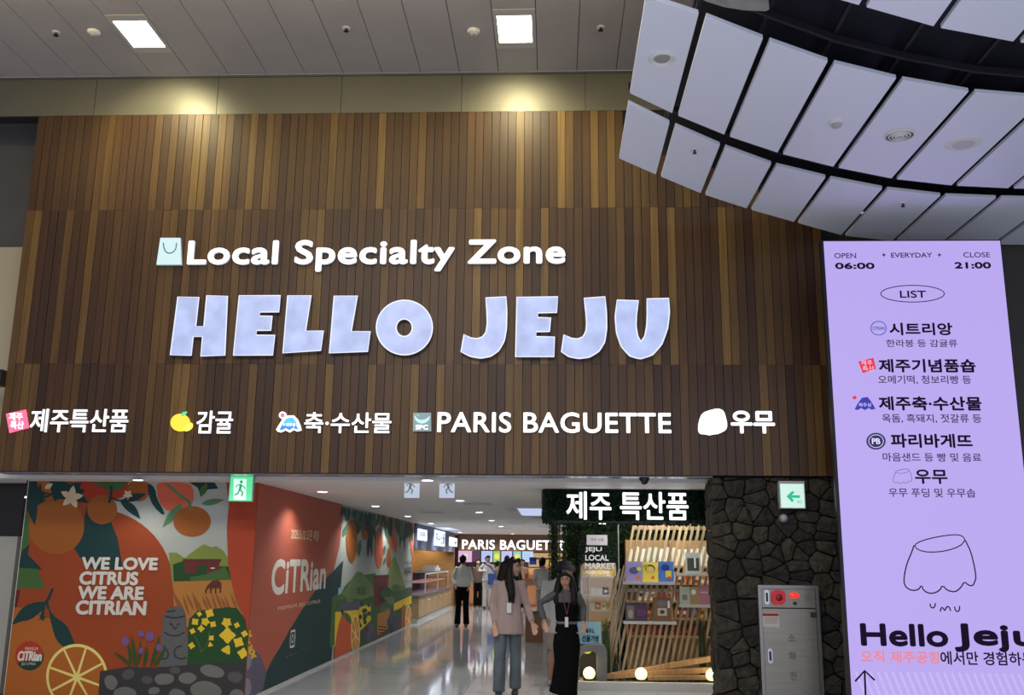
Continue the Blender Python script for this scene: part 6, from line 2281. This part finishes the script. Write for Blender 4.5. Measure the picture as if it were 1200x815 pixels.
for s_ in (-1, 1):
    b.tube([Vector(S(p)) for p in ((s_ * .06, -.06, 1.44), (s_ * .05, -.125, 1.33), (s_ * .02, -.145, 1.22), (.0, -.15, 1.13))], .005, 6)
ly = b.build('lanyard', mat('red_brown_strap', (.12, .03, .03)), t, world_=False)
b = MB()
b.box(-.025 * k, .02 * k, -.158 * k, -.152 * k, .97 * k, 1.10 * k)
b.build('badge', mat('badge_card', (.6, .6, .58)), ly, world_=False)

# 3 person in bucket hat and white coat-like top, behind
g = ground(655, 804)
t, face, k, S = person('person in navy bucket hat and loose white top behind the black-dressed woman', (g.x, g.y, 0), 1.63,
                       pose(head=(.10, -.02, 1.555), neck=(.05, 0, 1.44), chest=(-.01, 0, 1.28), shL=(-.18, 0, 1.37), elL=(-.22, .03, 1.10), wrL=(-.20, -.03, .88), shR=(.16, 0, 1.37),
                            elR=(.2, .0, 1.12), wrR=(.18, -.12, .95), hpL=(-.085, 0, .86), knL=(-.08, .0, .48), anL=(-.12, .05, .09)),
                       WTEE, BEIGE, mat('striped_shoe', (.25, .25, .25), .6, noise=(30, .9, (1, 1, 6))), hair='short', look=1.35, vox=.014, hem=.70, bottom_kind='shorts')
b = MB()
chain(b, [tuple(c * k for c in p) for p in [(*face(0, -.02, .095), .088, .092), (*face(0, -.02, .05), .100, .105)]], 18, .35, .35)
b.lathe(Vector(face(0, -.015, .0)) * k, [(.150 * k, -.012), (.152 * k, -.006), (.108 * k, .055), (.085 * k, .06), (.10 * k, .03)], seg=24)
b.build('bucket_hat', mat('navy_hat', (.012, .016, .04), .8), t, world_=False, smooth=True)

# 4 person with black bun in white T-shirt, seen from behind
g = ground(636, 737)
person('person with black hair bun, white T-shirt and beige trousers seen from behind', (g.x, g.y, 0), 1.66,
       pose(elL=(-.22, -.05, 1.12), wrL=(-.15, -.2, 1.05), elR=(.21, -.05, 1.12), wrR=(.14, -.2, 1.0)),
       WTEE, BEIGE, SNK, hair='bun', look=2.7, vox=.018, top_len='short', fingers=False, hem=.92)
# 5 man from behind in white shirt and black trousers
g = ground(541, 735)
person('man in pale shirt and black trousers standing with his back turned', (g.x, g.y, 0), 1.70,
       pose(elL=(-.23, -.02, 1.12), wrL=(-.17, -.16, .98), elR=(.23, -.02, 1.12), wrR=(.18, -.14, .96), anL=(-.11, .02, .09), anR=(.11, .02, .09)),
       mat('pale_grey_shirt', (.60, .62, .61), .8, bump=(9, .4)), BLKC, SNK, hair='short', look=PI, vox=.018, fingers=False, hem=.95)
# 6 staff member with blue bag
g = ground(571, 714)
t, face, k, S = person('person in white clothes carrying a blue shoulder bag near the bakery counter', (g.x, g.y, 0), 1.72,
                       pose(elL=(-.30, 0, 1.2), wrL=(-.12, -.15, 1.2)), WTEE, mat('pale_trousers', (.5, .5, .52), .8), SNK, hair='short', look=.5, vox=.022, fingers=False, hem=.88)
b = MB()
b.box(.02, .30, -.22, -.14, .78, 1.14)
bg = b.build('bag', mat('blue_bag', (.03, .07, .28), .6), t, world_=False, bevel=.02)
b = MB()
b.tube([Vector((.28, -.14, 1.12)), Vector((.1, -.13, 1.35)), Vector((-.12, -.06, 1.47)), Vector((-.12, .06, 1.46))], .018, 8)
b.build('bag_strap', mat('navy_strap', (.01, .03, .12), .6), bg, world_=False)
# 7..10 far customers
for (x, y, H, tm, bm, lk, lab) in ((594, 31.5, 1.72, mat('navy_shirt', (.02, .03, .07), .8), BLKC, 2.9, 'dark-haired person in navy before the bakery screens'),
                                  (583, 32.9, 1.55, mat('olive_shirt', (.22, .20, .12), .8), BEIGE, 2.6, 'shorter person in olive top beside the blue bag carrier'),
                                  (560, 33.6, 1.60, mat('brown_shirt', (.10, .06, .05), .8), BLKC, .3, 'person in brown by the bakery counter, left of the blue bag carrier'),
                                  (612, 32.4, 1.62, mat('tan_shirt', (.34, .24, .17), .8), BLKC, -.4, 'person in tan top beside the far pastry table')):
    person(lab, (Fr(y).px(x, 690)[0], y, 0), H, pose(), tm, bm, SNK, hair='short', look=lk, vox=.026, fingers=False)
# dark suitcase beside the person with the bun
g = Fr(20.5).w(632, 700)
t = thing('suitcase', 'dark upright suitcase on the floor beyond the person with the bun', 'suitcase', (-1.05, 27.5, 0))
boxo('body', -1.22, -.90, 27.4, 27.65, .06, .62, mat('case_dark', (.012, .03, .04), .4), t, bevel=.03)
boxo('handle', -1.12, -.98, 27.52, 27.54, .62, .86, mat('case_handle', (.02, .02, .02), .4), t)
for xx in (-1.18, -.96):
    b = MB()
    b.tube([(xx, 27.42, .03), (xx + .04, 27.42, .03)], .03, 10)
    b.build('wheel', BLACK, t)

# ---------------------------------------------------------------- small fittings
PX_ = Fr(10.4)
a, c = PX_.px(-14, 452), PX_.px(4.5, 433)
t = thing('wall_speaker', 'black box fitting at the far left edge beside the timber', 'speaker', (a[0], 10.4, a[1]))
boxo('box', a[0], c[0] - .02, 10.4, 10.52, a[1], c[1], BLACK, t)
boxo('wall_arm', a[0] + .03, a[0] + .09, 10.521, FY + .45, a[1] + .03, c[1] - .03, BLACK, t)
COVE = mat('cool_light_panel', (.3, .3, .3), .5, emit=(.46, .54, .78), es=1.0)
for (x0, y0, x1, y1, lab) in ((612, 604, 641, 596, 'cool bluish light panel in the ceiling before the hedge sign'), (506, 621.5, 527, 618, 'narrow cool light strip in the ceiling beside the slate signboard')):
    p, q = ground(x0, y0, ZC), ground(x1, y1, ZC)
    t = thing('light_panel', lab, 'light', (p.x, p.y, ZC - .01))
    p.x, q.x = max(p.x, -3.3), max(q.x, -3.3)
    boxo('frame', min(p.x, q.x) - .03, max(p.x, q.x) + .03, min(p.y, q.y) - .03, max(p.y, q.y) + .03, ZC - .006, ZC, WHITE, t)
    boxo('diffuser', min(p.x, q.x), max(p.x, q.x), min(p.y, q.y), max(p.y, q.y), ZC - .012, ZC - .0061, COVE, t)
p = Fr(11.2).w(30, 583)
t = thing('accent_spot', 'tiny bright spot lamp at the upper left corner of the printed mural', 'lamp', (p.x, 11.2, ZC))
b = MB()
b.tube([(p.x, 11.2, ZC), (p.x, 11.2, p.z + .02)], .008, 8)
b.build('stem', BLACK, t)
b = MB()
b.ball((p.x, 11.2, p.z), .010, 10, 8)
b.build('bulb', DOWN, t, smooth=True)
